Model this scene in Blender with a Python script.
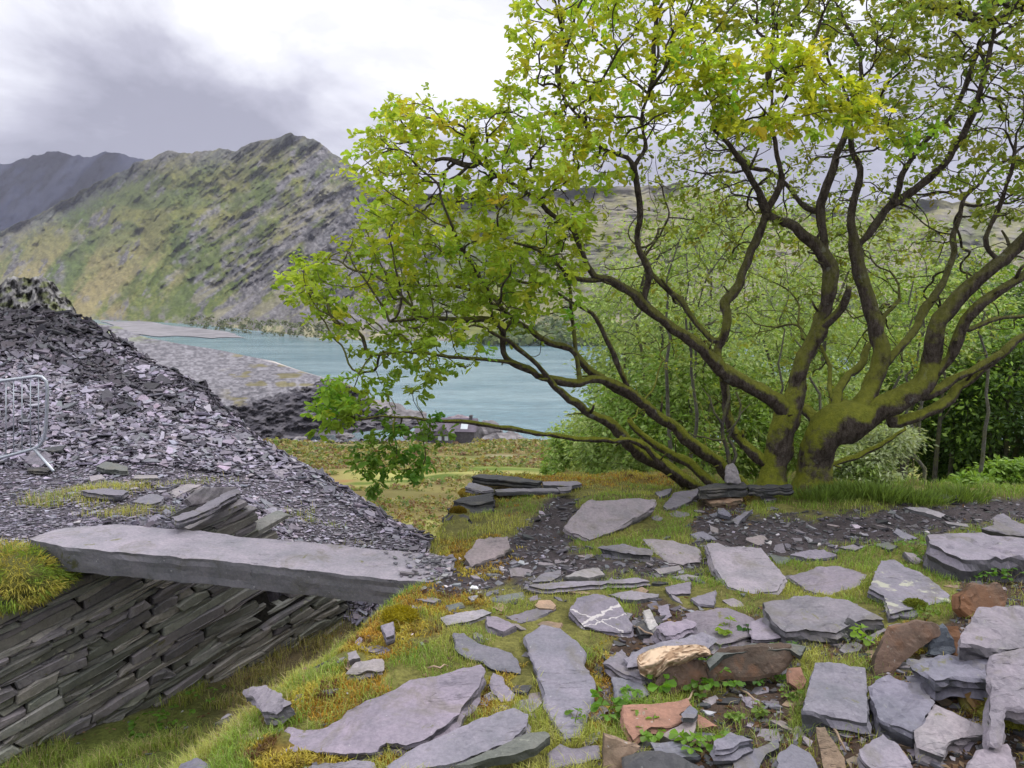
import bpy, math, random
import numpy as np
from mathutils import Vector, Matrix, geometry
for _o in list(bpy.data.objects): bpy.data.objects.remove(_o)
SC = bpy.context.scene
COL = SC.collection
R = math.radians
rnd = random.Random(7)
RNG = np.random.default_rng(11)

# ------------------------------------------------------------------ camera
FOC = 770.0; PITCH = math.atan(99/770); CAMZ = 1.6
cam_d = bpy.data.cameras.new('camera'); cam = bpy.data.objects.new('camera', cam_d); COL.objects.link(cam)
cam.location = (0, 0, CAMZ); cam.rotation_euler = (math.pi/2 - PITCH, 0, 0)
cam_d.sensor_width = 36; cam_d.lens = 36*FOC/1024; cam_d.clip_start = .05; cam_d.clip_end = 30000
SC.camera = cam
SC.render.resolution_x = 1024; SC.render.resolution_y = 768

# ------------------------------------------------------------------ sky, sun, exposure
SUN_AZ, SUN_EL = R(72), R(56)      # azimuth to the right of the view, elevation
W = bpy.data.worlds.new('World'); SC.world = W; W.use_nodes = True
OFF1, OFF2 = (19.4, 11.4, 0), (9.5, 10.4, 0)
def build_world():
    nt = W.node_tree; nd = nt.nodes; nd.clear(); L = nt.links.new
    out = nd.new('ShaderNodeOutputWorld'); bg = nd.new('ShaderNodeBackground'); bg.inputs['Strength'].default_value = 0.1
    sky = nd.new('ShaderNodeTexSky'); sky.sky_type = 'NISHITA'; sky.sun_disc = False
    sky.sun_elevation = SUN_EL; sky.sun_rotation = SUN_AZ
    tc = nd.new('ShaderNodeTexCoord'); sep = nd.new('ShaderNodeSeparateXYZ'); L(tc.outputs['Generated'], sep.inputs[0])
    # project the view direction on a cloud deck: (x, y)/(z + .25)
    def m(op, a, b=None, c=None, clamp=False):
        n = nd.new('ShaderNodeMath'); n.operation = op; n.use_clamp = clamp
        for i, v in enumerate((a, b, c)):
            if v is None: continue
            if isinstance(v, (int, float)): n.inputs[i].default_value = v
            else: L(v, n.inputs[i])
        return n.outputs[0]
    zz = m('MAXIMUM', sep.outputs[2], 0.0)
    dz = m('ADD', zz, .38); calm = m('MULTIPLY', zz, 7.0, clamp=True)        # cloud detail melts into the murk near the horizon
    cx = m('DIVIDE', sep.outputs[0], dz); cy = m('DIVIDE', sep.outputs[1], dz)
    cmb = nd.new('ShaderNodeCombineXYZ'); L(cx, cmb.inputs[0]); L(cy, cmb.inputs[1])
    def noise(scale, detail, rough, off, dist=0):
        mp = nd.new('ShaderNodeMapping'); mp.inputs['Location'].default_value = off; L(cmb.outputs[0], mp.inputs[0])
        n = nd.new('ShaderNodeTexNoise'); n.inputs['Scale'].default_value = scale; n.inputs['Detail'].default_value = detail
        n.inputs['Roughness'].default_value = rough; n.inputs['Distortion'].default_value = dist; L(mp.outputs[0], n.inputs['Vector']); return n.outputs[0]
    n1 = noise(1.25, 7, .56, OFF1, .4); n2 = noise(.42, 3, .5, OFF2)
    # glow of the veiled sun
    sd = (math.sin(SUN_AZ)*math.cos(SUN_EL), math.cos(SUN_AZ)*math.cos(SUN_EL), math.sin(SUN_EL))
    dt = nd.new('ShaderNodeVectorMath'); dt.operation = 'DOT_PRODUCT'; L(tc.outputs['Generated'], dt.inputs[0]); dt.inputs[1].default_value = sd
    glow = m('POWER', m('MAXIMUM', dt.outputs['Value'], 0.0), 1.5)
    base = m('MULTIPLY_ADD', zz, .92, .335)
    b1 = m('MULTIPLY_ADD', m('MULTIPLY', m('SUBTRACT', n1, .5), calm), 2.2, base)
    b2 = m('MULTIPLY_ADD', m('MULTIPLY', m('SUBTRACT', n2, .5), calm), 1.6, b1)
    val = m('MAXIMUM', m('MULTIPLY_ADD', glow, .34, b2), .30)
    ramp = nd.new('ShaderNodeValToRGB'); L(val, ramp.inputs[0])
    e = ramp.color_ramp.elements; e[0].position = .25; e[0].color = (.28, .275, .345, 1)
    e[1].position = 1.0; e[1].color = (1.0, 1.0, 1.02, 1)
    x = ramp.color_ramp.elements.new(.5); x.color = (.48, .475, .56, 1)
    x = ramp.color_ramp.elements.new(.72); x.color = (.78, .78, .85, 1)
    boost = m('MULTIPLY_ADD', m('MAXIMUM', m('SUBTRACT', val, .8), 0.0), 1.0, 1.0)
    sc = nd.new('ShaderNodeVectorMath'); sc.operation = 'SCALE'; L(ramp.outputs[0], sc.inputs[0]); L(m('MULTIPLY', boost, 9.6), sc.inputs['Scale'])
    mix = nd.new('ShaderNodeMix'); mix.data_type = 'RGBA'; mix.inputs[0].default_value = .93
    L(sky.outputs[0], mix.inputs[6]); L(sc.outputs[0], mix.inputs[7])
    L(mix.outputs[2], bg.inputs['Color']); L(bg.outputs[0], out.inputs['Surface'])
build_world()
sun_d = bpy.data.lights.new('sun', 'SUN'); sun = bpy.data.objects.new('sun', sun_d); COL.objects.link(sun)
sun_d.energy = 1.4; sun_d.angle = R(18); sun_d.color = (1, .96, .88)
sun.rotation_euler = Vector((-math.sin(SUN_AZ)*math.cos(SUN_EL), -math.cos(SUN_AZ)*math.cos(SUN_EL), -math.sin(SUN_EL))).to_track_quat('-Z', 'Y').to_euler()
SC.view_settings.view_transform = 'Standard'; SC.view_settings.look = 'None'; SC.view_settings.gamma = 1
SC.view_settings.exposure = 0.42; SC.view_settings.use_curve_mapping = False
SC.cycles.max_bounces = 8; SC.cycles.diffuse_bounces = 3; SC.cycles.transmission_bounces = 4; SC.cycles.use_denoising = True
SC.cycles.volume_bounces = 0

# ------------------------------------------------------------------ pixel <-> world
CP, SP = math.cos(PITCH), math.sin(PITCH)
def kz(py):
    v = (384-np.asarray(py, float))/FOC
    return (-SP + v*CP)/(CP + v*SP)
def P(px, py, Y):
    """world point on the sight line of a picture point at distance Y ahead"""
    px, py, Y = (np.asarray(a, float) for a in (px, py, Y))
    v = (384-py)/FOC; t = Y/(CP + v*SP)
    return np.stack(np.broadcast_arrays((px-512)/FOC*t, Y, CAMZ + kz(py)*Y), -1)
def ray(px, py):
    u = (px-512)/FOC; v = (384-py)/FOC
    return np.array([u, CP+v*SP, -SP+v*CP])
def proj(x, y, z):
    zz = np.asarray(z, float)-CAMZ; dep = np.maximum(y*CP - zz*SP, .05); up = y*SP + zz*CP
    return 512 + FOC*x/dep, 384 - FOC*up/dep

# ------------------------------------------------------------------ numpy noise
def _hash(ix, iy, seed):
    h = (ix.astype(np.int64)*374761393 + iy.astype(np.int64)*668265263 + seed*1442695041) & 0x7fffffff
    h = ((h ^ (h >> 13))*1274126177) & 0x7fffffff
    return ((h ^ (h >> 16)) & 0xffffff)/float(0xffffff)
def vnoise(x, y, seed=0):
    x = np.asarray(x, float); y = np.asarray(y, float)
    ix = np.floor(x); iy = np.floor(y); fx = x-ix; fy = y-iy
    fx = fx*fx*fx*(fx*(fx*6-15)+10); fy = fy*fy*fy*(fy*(fy*6-15)+10)
    a = _hash(ix, iy, seed); b = _hash(ix+1, iy, seed); c = _hash(ix, iy+1, seed); d = _hash(ix+1, iy+1, seed)
    return (a*(1-fx)+b*fx)*(1-fy) + (c*(1-fx)+d*fx)*fy
def fbm(x, y, seed=0, oct=4, rough=.5):
    s = 0; a = 1; n = 0
    for i in range(oct):
        s = s + a*vnoise(x*2**i + 17.3*i, y*2**i + 9.1*i, seed+i); n += a; a *= rough
    return s/n
def ss(a, b, x):
    t = np.clip((np.asarray(x, float)-a)/(b-a), 0, 1); return t*t*(3-2*t)
def inpoly(px, py, poly):
    px = np.asarray(px, float); py = np.asarray(py, float); c = np.zeros(px.shape, bool)
    n = len(poly); j = n-1
    for i in range(n):
        xi, yi = poly[i]; xj, yj = poly[j]
        if yi != yj:
            c ^= ((yi > py) != (yj > py)) & (px < (xj-xi)*(py-yi)/(yj-yi) + xi)
        j = i
    return c
def sdpoly(px, py, poly):
    """signed distance, positive inside"""
    px = np.asarray(px, float); py = np.asarray(py, float); d = np.full(px.shape, 1e9)
    n = len(poly)
    for i in range(n):
        x0, y0 = poly[i]; x1, y1 = poly[(i+1) % n]
        dx, dy = x1-x0, y1-y0; L2 = dx*dx+dy*dy+1e-12
        t = np.clip(((px-x0)*dx+(py-y0)*dy)/L2, 0, 1)
        d = np.minimum(d, np.hypot(px-x0-t*dx, py-y0-t*dy))
    return np.where(inpoly(px, py, poly), d, -d)

# ------------------------------------------------------------------ mesh / object helpers
def nmesh(name, V, F, col=None, smooth=False):
    """V (n,3); F list of (m,k) index arrays; col (n,3) vertex colours"""
    me = bpy.data.meshes.new(name); V = np.ascontiguousarray(V, np.float32)
    me.vertices.add(len(V)); me.vertices.foreach_set('co', V.ravel())
    F = [np.asarray(f, np.int32) for f in F if len(f)]
    nl = sum(f.size for f in F); npoly = sum(len(f) for f in F)
    me.loops.add(nl); me.polygons.add(npoly)
    me.loops.foreach_set('vertex_index', np.concatenate([f.ravel() for f in F]))
    tot = np.concatenate([np.full(len(f), f.shape[1], np.int32) for f in F])
    st = np.concatenate([[0], np.cumsum(tot)[:-1]]).astype(np.int32)
    me.polygons.foreach_set('loop_start', st); me.polygons.foreach_set('loop_total', tot)
    me.polygons.foreach_set('use_smooth', np.full(npoly, smooth, bool))
    if col is not None:
        a = me.color_attributes.new('Col', 'FLOAT_COLOR', 'POINT')
        c = np.ones((len(V), 4), np.float32); c[:, :3] = col; a.data.foreach_set('color', c.ravel())
    me.update(calc_edges=True); me.validate()
    return me
def obj(name, me, mat=None, parent=None, loc=None):
    o = bpy.data.objects.new(name, me); COL.objects.link(o)
    if mat is not None and me is not None and not me.materials: me.materials.append(mat)
    if parent is not None: o.parent = parent
    if loc is not None: o.location = loc
    return o
def tag(o, label=None, cat=None, group=None, kind=None):
    if label: o['label'] = label
    if cat: o['category'] = cat
    if group: o['group'] = group
    if kind: o['kind'] = kind
    return o
def empty(name, loc, label, cat, group=None):
    o = bpy.data.objects.new(name, None); COL.objects.link(o); o.location = loc; o.empty_display_size = .1
    return tag(o, label, cat, group)

# ------------------------------------------------------------------ materials
class NB:
    def __init__(s, name):
        s.m = bpy.data.materials.new(name); s.m.use_nodes = True; s.nt = s.m.node_tree; s.nt.nodes.clear()
        s.out = s.nt.nodes.new('ShaderNodeOutputMaterial')
    def n(s, t, **kw):
        x = s.nt.nodes.new(t)
        for k, v in kw.items():
            if k in x.inputs.keys() if isinstance(k, str) else False: s.set(x.inputs[k], v)
            else: setattr(x, k, v)
        return x
    def set(s, sock, v):
        if isinstance(v, bpy.types.NodeSocket): s.nt.links.new(v, sock)
        else: sock.default_value = v
    def math(s, op, a, b=0.0, clamp=False):
        x = s.nt.nodes.new('ShaderNodeMath'); x.operation = op; x.use_clamp = clamp; s.set(x.inputs[0], a); s.set(x.inputs[1], b); return x.outputs[0]
    def noise(s, scale, detail=4, rough=.55, vec=None, dist=0, stretch=None, obj=True):
        if vec is None:
            tc = s.nt.nodes.new('ShaderNodeTexCoord'); vec = tc.outputs['Object' if obj else 'Generated']
        if stretch:
            mp = s.nt.nodes.new('ShaderNodeMapping'); mp.inputs['Scale'].default_value = stretch; s.set(mp.inputs[0], vec); vec = mp.outputs[0]
        x = s.nt.nodes.new('ShaderNodeTexNoise'); x.inputs['Scale'].default_value = scale; x.inputs['Detail'].default_value = detail
        x.inputs['Roughness'].default_value = rough; x.inputs['Distortion'].default_value = dist; s.set(x.inputs['Vector'], vec); return x.outputs[0]
    def ramp(s, fac, stops):
        x = s.nt.nodes.new('ShaderNodeValToRGB'); s.set(x.inputs[0], fac); el = x.color_ramp.elements
        el[0].position, el[0].color = stops[0][0], (*stops[0][1], 1); el[1].position, el[1].color = stops[-1][0], (*stops[-1][1], 1)
        for p, c in stops[1:-1]: e = el.new(p); e.color = (*c, 1)
        return x.outputs[0]
    def mix(s, fac, a, b, mode='MIX'):
        x = s.nt.nodes.new('ShaderNodeMix'); x.data_type = 'RGBA'; x.blend_type = mode
        s.set(x.inputs[0], fac)
        for i, v in ((6, a), (7, b)):
            if isinstance(v, tuple) and len(v) == 3: v = (*v, 1)
            s.set(x.inputs[i], v)
        return x.outputs[2]
    def attr(s, name='Col'):
        x = s.nt.nodes.new('ShaderNodeAttribute'); x.attribute_name = name; return x.outputs['Color']
    def objcol(s):
        return s.nt.nodes.new('ShaderNodeObjectInfo').outputs
    def bump(s, h, strength, dist):
        x = s.nt.nodes.new('ShaderNodeBump'); x.inputs['Strength'].default_value = strength; x.inputs['Distance'].default_value = dist; s.set(x.inputs['Height'], h); return x.outputs[0]
    def principled(s, col, rough=.8, bump=None, spec=.4):
        x = s.nt.nodes.new('ShaderNodeBsdfPrincipled')
        if isinstance(col, tuple) and len(col) == 3: col = (*col, 1)
        s.set(x.inputs['Base Color'], col); s.set(x.inputs['Roughness'], rough); s.set(x.inputs['Specular IOR Level'], spec)
        if bump is not None: s.set(x.inputs['Normal'], bump)
        s.nt.links.new(x.outputs[0], s.out.inputs[0]); return x

def mat_slate(name, lichen=0.0, rust=0.0, vein=False, edge=(.46, .49, .47)):
    b = NB(name); oi = b.objcol()
    tc = b.nt.nodes.new('ShaderNodeTexCoord').outputs['Object']
    add = b.nt.nodes.new('ShaderNodeVectorMath'); add.operation = 'ADD'; b.set(add.inputs[0], tc)
    rv = b.nt.nodes.new('ShaderNodeCombineXYZ'); b.set(rv.inputs[0], b.math('MULTIPLY', oi['Random'], 37.0)); b.set(rv.inputs[1], b.math('MULTIPLY', oi['Random'], 91.0)); b.set(add.inputs[1], rv.outputs[0])
    v = add.outputs[0]
    big = b.noise(5, 5, .6, v, .6); fine = b.noise(60, 5, .7, v); lay = b.noise(9, 4, .6, v, 1.2); speck = b.noise(160, 2, .5, v)
    c = b.mix(b.ramp(big, [(.3, (0, 0, 0)), (.7, (1, 1, 1))]), b.mix(1, oi['Color'], (.78, .80, .80), 'MULTIPLY'), b.mix(1, oi['Color'], (1.18, 1.12, 1.14), 'MULTIPLY'))
    c = b.mix(1, c, b.ramp(fine, [(.25, (.72, .72, .74)), (.75, (1.2, 1.2, 1.18))]), 'MULTIPLY')
    st = b.noise(3.2, 6, .7, v, 1.0)                             # damp and dust stains
    c = b.mix(b.ramp(st, [(.5, (0, 0, 0)), (.68, (.55, .55, .55))]), c, b.mix(1, c, (.62, .64, .66), 'MULTIPLY'))
    dirt = b.noise(2.4, 7, .7, v, 1.5); c = b.mix(b.ramp(dirt, [(.53, (0, 0, 0)), (.66, (.6, .6, .6))]), c, b.mix(fine, (.10, .09, .07), (.17, .155, .125)))
    lc = b.noise(17, 5, .7, v, .6); c = b.mix(b.ramp(lc, [(.64, (0, 0, 0)), (.69, (.5, .5, .5))]), c, (.27, .275, .24))
    mo = b.noise(8, 6, .7, v, .4); mo2 = b.noise(1.7, 2, .5, v); c = b.mix(b.ramp(b.math('ADD', mo, b.math('MULTIPLY', b.math('SUBTRACT', mo2, .5), .5)), [(.66, (0, 0, 0)), (.71, (.8, .8, .8))]), c, b.mix(fine, (.07, .075, .02), (.17, .16, .04)))
    ck = b.math('ABSOLUTE', b.math('SUBTRACT', b.noise(2.2, 5, .6, v, .15, stretch=(.7, 4.5, 1)), .5)); crack = b.math('MULTIPLY', b.ramp(ck, [(.0, (1, 1, 1)), (.007, (0, 0, 0))]), b.ramp(b.noise(3.1, 3, .5, v), [(.5, (0, 0, 0)), (.6, (1, 1, 1))])); c = b.mix(crack, c, b.mix(1, c, (.5, .5, .52), 'MULTIPLY'))
    if rust > 0:
        rn = b.noise(4.5, 6, .65, v, .8)
        c = b.mix(b.ramp(rn, [(.62-rust*.3, (0, 0, 0)), (.82-rust*.3, (1, 1, 1))]), c, b.mix(b.noise(14, 4, .6, v), (.12, .055, .03), (.24, .115, .055)))
    if lichen > 0:
        ln = b.noise(7, 6, .62, v, .3)
        c = b.mix(b.ramp(ln, [(.66-lichen*.2, (0, 0, 0)), (.70-lichen*.2, (.85, .85, .85))]), c, (.36, .36, .29))
        ln2 = b.noise(11, 5, .6, b.nt.nodes.new('ShaderNodeTexCoord').outputs['Object'], .3)
        c = b.mix(b.ramp(ln2, [(.66, (0, 0, 0)), (.7, (lichen, lichen, lichen))]), c, (.36, .34, .15))
    if vein:
        sx = b.nt.nodes.new('ShaderNodeSeparateXYZ'); b.set(sx.inputs[0], tc); wob = b.math('MULTIPLY', b.math('SUBTRACT', b.noise(22, 4, .6, tc), .5), .09)
        for k, o, w in ((-.9, -.01, .009), (-.55, .06, .004), (.8, .09, .004)):
            dd = b.math('ABSOLUTE', b.math('ADD', b.math('ADD', sx.outputs[1], b.math('MULTIPLY', sx.outputs[0], k)), b.math('ADD', wob, o)))
            c = b.mix(b.ramp(b.math('DIVIDE', dd, w*2), [(.35, (1, 1, 1)), (.75, (0, 0, 0))]), c, (.46, .43, .44))
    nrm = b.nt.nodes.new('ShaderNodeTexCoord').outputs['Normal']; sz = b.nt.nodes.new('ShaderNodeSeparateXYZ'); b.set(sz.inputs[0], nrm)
    c = b.mix(b.ramp(sz.outputs[2], [(.25, (1, 1, 1)), (.6, (0, 0, 0))]), c, b.mix(1, c, edge, 'MULTIPLY'))     # edge faces tinted darker and greener than the cleft faces
    sp = b.noise(46, 3, .6, v)
    c = b.mix(b.ramp(sp, [(.69, (0, 0, 0)), (.73, (.45, .45, .45))]), c, (.42, .42, .43))
    h = b.math('ADD', b.math('MULTIPLY', lay, 1.0), b.math('MULTIPLY', fine, .35))
    h = b.math('SUBTRACT', b.math('ADD', h, b.math('MULTIPLY', speck, .12)), b.math('MULTIPLY', crack, .35))
    b.principled(c, b.ramp(big, [(.3, (.62,)*3), (.7, (.8,)*3)]), b.bump(h, .55, .012), .35); return b.m
def mat_vcol(name, rough=.85, nscale=40, namp=.5, bumpd=.01, bs=.6, spec=.25):
    b = NB(name); n = b.noise(nscale, 5, .65); n2 = b.noise(nscale*.23, 4, .6)
    c = b.mix(1, b.attr(), b.ramp(n, [(.25, (1-namp,)*3), (.75, (1+namp,)*3)]), 'MULTIPLY')
    c = b.mix(1, c, b.ramp(n2, [(.3, (1-namp*.5,)*3), (.7, (1+namp*.5,)*3)]), 'MULTIPLY')
    b.principled(c, rough, b.bump(n, bs, bumpd) if bumpd else None, spec); return b.m
def mat_leaf(name, trans=.5, rough=.5):
    b = NB(name); c = b.attr(); oi = b.objcol()
    d = b.nt.nodes.new('ShaderNodeBsdfPrincipled'); b.set(d.inputs['Base Color'], c); d.inputs['Roughness'].default_value = rough; d.inputs['Specular IOR Level'].default_value = .35
    t = b.nt.nodes.new('ShaderNodeBsdfTranslucent'); b.set(t.inputs['Color'], b.mix(1, c, (1.25, 1.2, .6), 'MULTIPLY'))
    mx = b.nt.nodes.new('ShaderNodeMixShader'); mx.inputs[0].default_value = trans; b.nt.links.new(d.outputs[0], mx.inputs[1]); b.nt.links.new(t.outputs[0], mx.inputs[2])
    b.nt.links.new(mx.outputs[0], b.out.inputs[0]); return b.m
def mat_bark(name, moss=1.0, base=(.042, .031, .025), pale=(.26, .22, .19)):
    b = NB(name)
    g = b.nt.nodes.new('ShaderNodeNewGeometry'); sp = b.nt.nodes.new('ShaderNodeSeparateXYZ'); b.set(sp.inputs[0], g.outputs['Normal'])
    ps = b.nt.nodes.new('ShaderNodeSeparateXYZ'); b.set(ps.inputs[0], g.outputs['Position'])
    n = b.noise(30, 6, .7, stretch=(1, 1, .4)); n2 = b.noise(6, 5, .65); n3 = b.noise(90, 3, .6)
    c = b.mix(b.ramp(n, [(.36, (0, 0, 0)), (.66, (1, 1, 1))]), base, b.mix(n3, base, pale))
    low = b.ramp(b.math('MULTIPLY_ADD', ps.outputs[2], -.42) if False else b.math('MULTIPLY', b.math('SUBTRACT', 2.3, ps.outputs[2]), .38), [(.0, (0, 0, 0)), (.75, (1, 1, 1))])
    up = b.math('ADD', b.math('MULTIPLY', sp.outputs[2], .55), b.math('MULTIPLY', n2, 1.1))
    mk = b.ramp(up, [(.50, (0, 0, 0)), (.68, (1, 1, 1))])
    mk = b.math('MULTIPLY', b.math('MULTIPLY', mk, low), moss, True)
    mc = b.mix(b.noise(22, 4, .6), (.085, .11, .015), (.42, .44, .055))
    wl = b.noise(9, 4, .6); c = b.mix(b.ramp(wl, [(.64, (0, 0, 0)), (.68, (.6, .6, .6))]), c, (.23, .24, .22)); c = b.mix(mk, c, mc)
    h = b.math('ADD', n, b.math('MULTIPLY', n3, .4))
    b.principled(c, .9, b.bump(h, 1.0, .05), .15); return b.m
def mat_plain(name, col, rough=.6, namp=.2, nscale=20, spec=.4, metal=0):
    b = NB(name); n = b.noise(nscale, 4, .6)
    c = b.mix(1, col, b.ramp(n, [(.3, (1-namp,)*3), (.7, (1+namp,)*3)]), 'MULTIPLY')
    p = b.principled(c, rough, b.bump(n, .3, .005), spec); p.inputs['Metallic'].default_value = metal; return b.m

M = dict(
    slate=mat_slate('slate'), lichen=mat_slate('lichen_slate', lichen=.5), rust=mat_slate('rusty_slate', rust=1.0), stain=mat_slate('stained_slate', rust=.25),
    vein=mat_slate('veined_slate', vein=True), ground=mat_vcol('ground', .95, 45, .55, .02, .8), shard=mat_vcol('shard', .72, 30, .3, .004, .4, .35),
    terrain=mat_vcol('terrain', 1.0, .09, .35, 0, 0, .1), blade=mat_leaf('grass_blade', .35), leaf=mat_leaf('leaf', .5), dull=mat_leaf('dull_leaf', .4),
    bark=mat_bark('bark'), grey=mat_bark('grey_bark', .35, (.07, .06, .055), (.22, .21, .2)),
    pale=mat_bark('pale_bark', .25, (.13, .12, .11), (.34, .33, .31)),
    steel=mat_plain('galvanised_steel', (.42, .45, .5), .4, .12, 30, .5, .6), wood=mat_plain('dead_wood', (.30, .22, .16), .9, .35, 25, .2),
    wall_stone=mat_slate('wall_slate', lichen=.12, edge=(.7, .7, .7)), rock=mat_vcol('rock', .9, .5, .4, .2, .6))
# ------------------------------------------------------------------ near terrain height
WA = np.array([-3.03, 4.23]); WE = np.array([.678, .735]); WE /= np.linalg.norm(WE); WN = np.array([WE[1], -WE[0]])
WALL_END = 1.62
_ctrl = [(0,312,15),(80,317,14.5),(130,345,13.8),(200,385,12.5),(260,440,10.8),(330,480,9.3),(400,525,7.6),(440,545,6.9),
  (60,400,11.5),(150,430,10.7),(110,370,13),(20,350,13),(200,470,9.2),(260,500,8.2),(330,530,7.3),(270,550,6.5),(300,600,5.95),(380,560,6.45),(350,600,6.0),
  (60,470,9.1),(0,470,9.0),(0,500,7.2),(100,515,6.0),(30,535,5.0),(150,490,6.8),(-300,470,9.0),(-300,330,14),(-150,310,15),(-300,540,5.0),(200,520,5.9),(120,455,9.4)]
_cp = np.array([P(*c) for c in _ctrl]); _cp = np.vstack([_cp, [[-3.4, 4.0, -.02], [-4.6, 4.2, 0], [-3.6, 3.0, -.05], [-2.95, 4.6, -.10], [-2.75, 4.9, -.09], [-2.4, 5.1, -.08]]])
def _tps(r): return np.where(r > 1e-9, r*r*np.log(r+1e-12), 0)
_d = np.hypot(_cp[:, None, 0]-_cp[None, :, 0], _cp[:, None, 1]-_cp[None, :, 1]); _n = len(_cp)
_A = np.zeros((_n+3, _n+3)); _A[:_n, :_n] = _tps(_d) + np.eye(_n)*.02; _A[:_n, _n] = 1; _A[:_n, _n+1:] = _cp[:, :2]; _A[_n:, :_n] = _A[:_n, _n:].T
_w = np.linalg.solve(_A, np.concatenate([_cp[:, 2], [0, 0, 0]]))
_cr = np.array([P(*c) for c in _ctrl[:8]]); _ca = _cr[:, 0]/_cr[:, 1]; _cy = _cr[:, 1]
def h_left(x, y):
    a = x/np.maximum(y, .3); yc = np.interp(a, _ca, _cy)          # crest of the slate heap along this bearing
    ye = np.minimum(y, yc); xe = np.where(y > yc, a*ye, x)
    z = np.full(np.shape(x), _w[_n]) + _w[_n+1]*xe + _w[_n+2]*ye
    for i in range(_n): z = z + _w[i]*_tps(np.hypot(xe-_cp[i, 0], ye-_cp[i, 1]))
    z = np.clip(z, -1.3, 1.6)
    return z - ss(0, .6, y-yc)*.0 - np.maximum(y-yc, 0)*.75
_ey = [0, 1, 2.46, 3.15, 4.2, 5.05, 5.6, 6.8, 7.6]; _ex = [-1.0, -.95, -.83, -.72, -.45, -.49, -.465, -.31, -.25]
_by = [0, 3, 4.4, 5.0, 9]; _bw = [1.6, 1.5, .9, .42, .3]
HUMP = [P(575,530,5.5)[:2], P(600,500,6.2)[:2], P(650,500,6.2)[:2], P(640,530,5.6)[:2], P(600,545,5.2)[:2]]
def masks(x, y):
    rel = np.stack([x-WA[0], y-WA[1]], -1); s = rel@WE; q = rel@WN
    xe = np.interp(y, _ey, _ex) + (vnoise(y*3, y*0+.5, 5)-.5)*.08; bw = np.interp(y, _by, _bw)
    wr = np.clip((x-(xe-bw))/bw, 0, 1); wr = wr**1.0; wr = wr*wr*(3-2*wr)*.55 + wr*.45
    return s, q, wr
def H(x, y):
    x = np.asarray(x, float); y = np.asarray(y, float)
    s, q, wr = masks(x, y)
    n1 = fbm(x*1.3, y*1.3, 3, 3); n2 = fbm(x*6, y*6, 8, 3)
    zl = h_left(x, y)
    floor = -1.2 + .12*(n1-.5) + ss(.3, .9, q)*.15
    g = floor + (zl-floor)*ss(2.3, 2.75, s)
    g = np.where(q < -.12, np.where(s < WALL_END-.1, zl, zl), g)
    zp = -.045*(y-2.4) + (n1-.5)*.12*ss(1.5, 3, y) + (n2-.5)*.035
    zp = zp + .10*ss(-.25, .15, sdpoly(x, y, HUMP))
    zp = zp + .10*ss(1.0, 2.0, x)*ss(4.3, 3.2, y)
    yb = 7.25 + .25*(n1-.5) - .45*ss(2.6, 3.3, x)
    over = np.maximum(y-yb, 0)
    zp = zp - over*.62 + np.where(over > 0, (n2-.5)*.2, 0)
    zp = np.maximum(zp, -.045*4.9 - over*.62 - .3)
    z = g + (zp-g)*wr
    back = np.where(wr > .5, 0, 0)
    return np.maximum(z + (n2-.5)*.03*(1-wr), -26)
def hit(px, py, lift=0.0, y0=1.2, y1=40):
    d = ray(px, py); ys = np.geomspace(y0, y1, 500); t = ys/d[1]
    zr = CAMZ + d[2]*t; zh = H(d[0]*t, ys) + lift; k = np.argmax(zr < zh)
    if k == 0: k = len(ys)-1
    a, b = zr[k-1]-zh[k-1], zr[k]-zh[k]; f = a/(a-b) if a != b else 0
    tt = t[k-1] + (t[k]-t[k-1])*f
    return np.array([d[0]*tt, d[1]*tt, CAMZ+d[2]*tt])
def gnormal(x, y, e=.18):
    hx = (H(x+e, y)-H(x-e, y))/(2*e); hy = (H(x, y+e)-H(x, y-e))/(2*e)
    n = np.array([-float(hx), -float(hy), 1.0]); return n/np.linalg.norm(n)

# surface classes
PATH = [[(425,590),(440,572),(470,560),(500,545),(528,522),(545,500),(575,496),(582,510),(570,528),(572,545),(610,556),(690,560),(740,548),(760,560),(700,572),(640,578),(560,580),(500,588),(450,596)],
        [(690,545),(700,515),(735,512),(800,516),(870,510),(950,502),(1030,494),(1500,470),(1500,520),(1030,522),(985,528),(940,535),(900,546),(850,548),(790,556),(730,552)]]
LITTER = [[(690,700),(720,690),(780,680),(800,690),(790,735),(740,745),(705,730)], [(815,640),(870,632),(880,660),(820,662)], [(600,668),(620,660),(622,720),(598,720)], [(930,735),(1000,730),(990,768),(930,768)],
          [(960,570),(1100,570),(1100,610),(960,600)], [(868,640),(905,668),(960,600),(1150,590),(1150,800),(800,800),(800,728),(868,722)], [(640,600),(760,612),(800,640),(790,690),(640,690),(600,660)], [(690,740),(800,735),(800,800),(690,800)], [(700,500),(745,498),(750,525),(690,530)]]
MOSS = [(330,700,70,26),(300,755,60,14),(390,630,40,25),(440,600,50,14),(490,482,50,22),(560,480,60,8),(640,478,50,7),(470,560,40,20),(350,640,40,10),(1010,700,40,40),(905,640,30,14),(950,730,40,14),(760,585,20,8),(500,700,20,40),(600,700,18,50),(930,690,30,12),(420,760,40,10),(735,500,18,6)]
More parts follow.
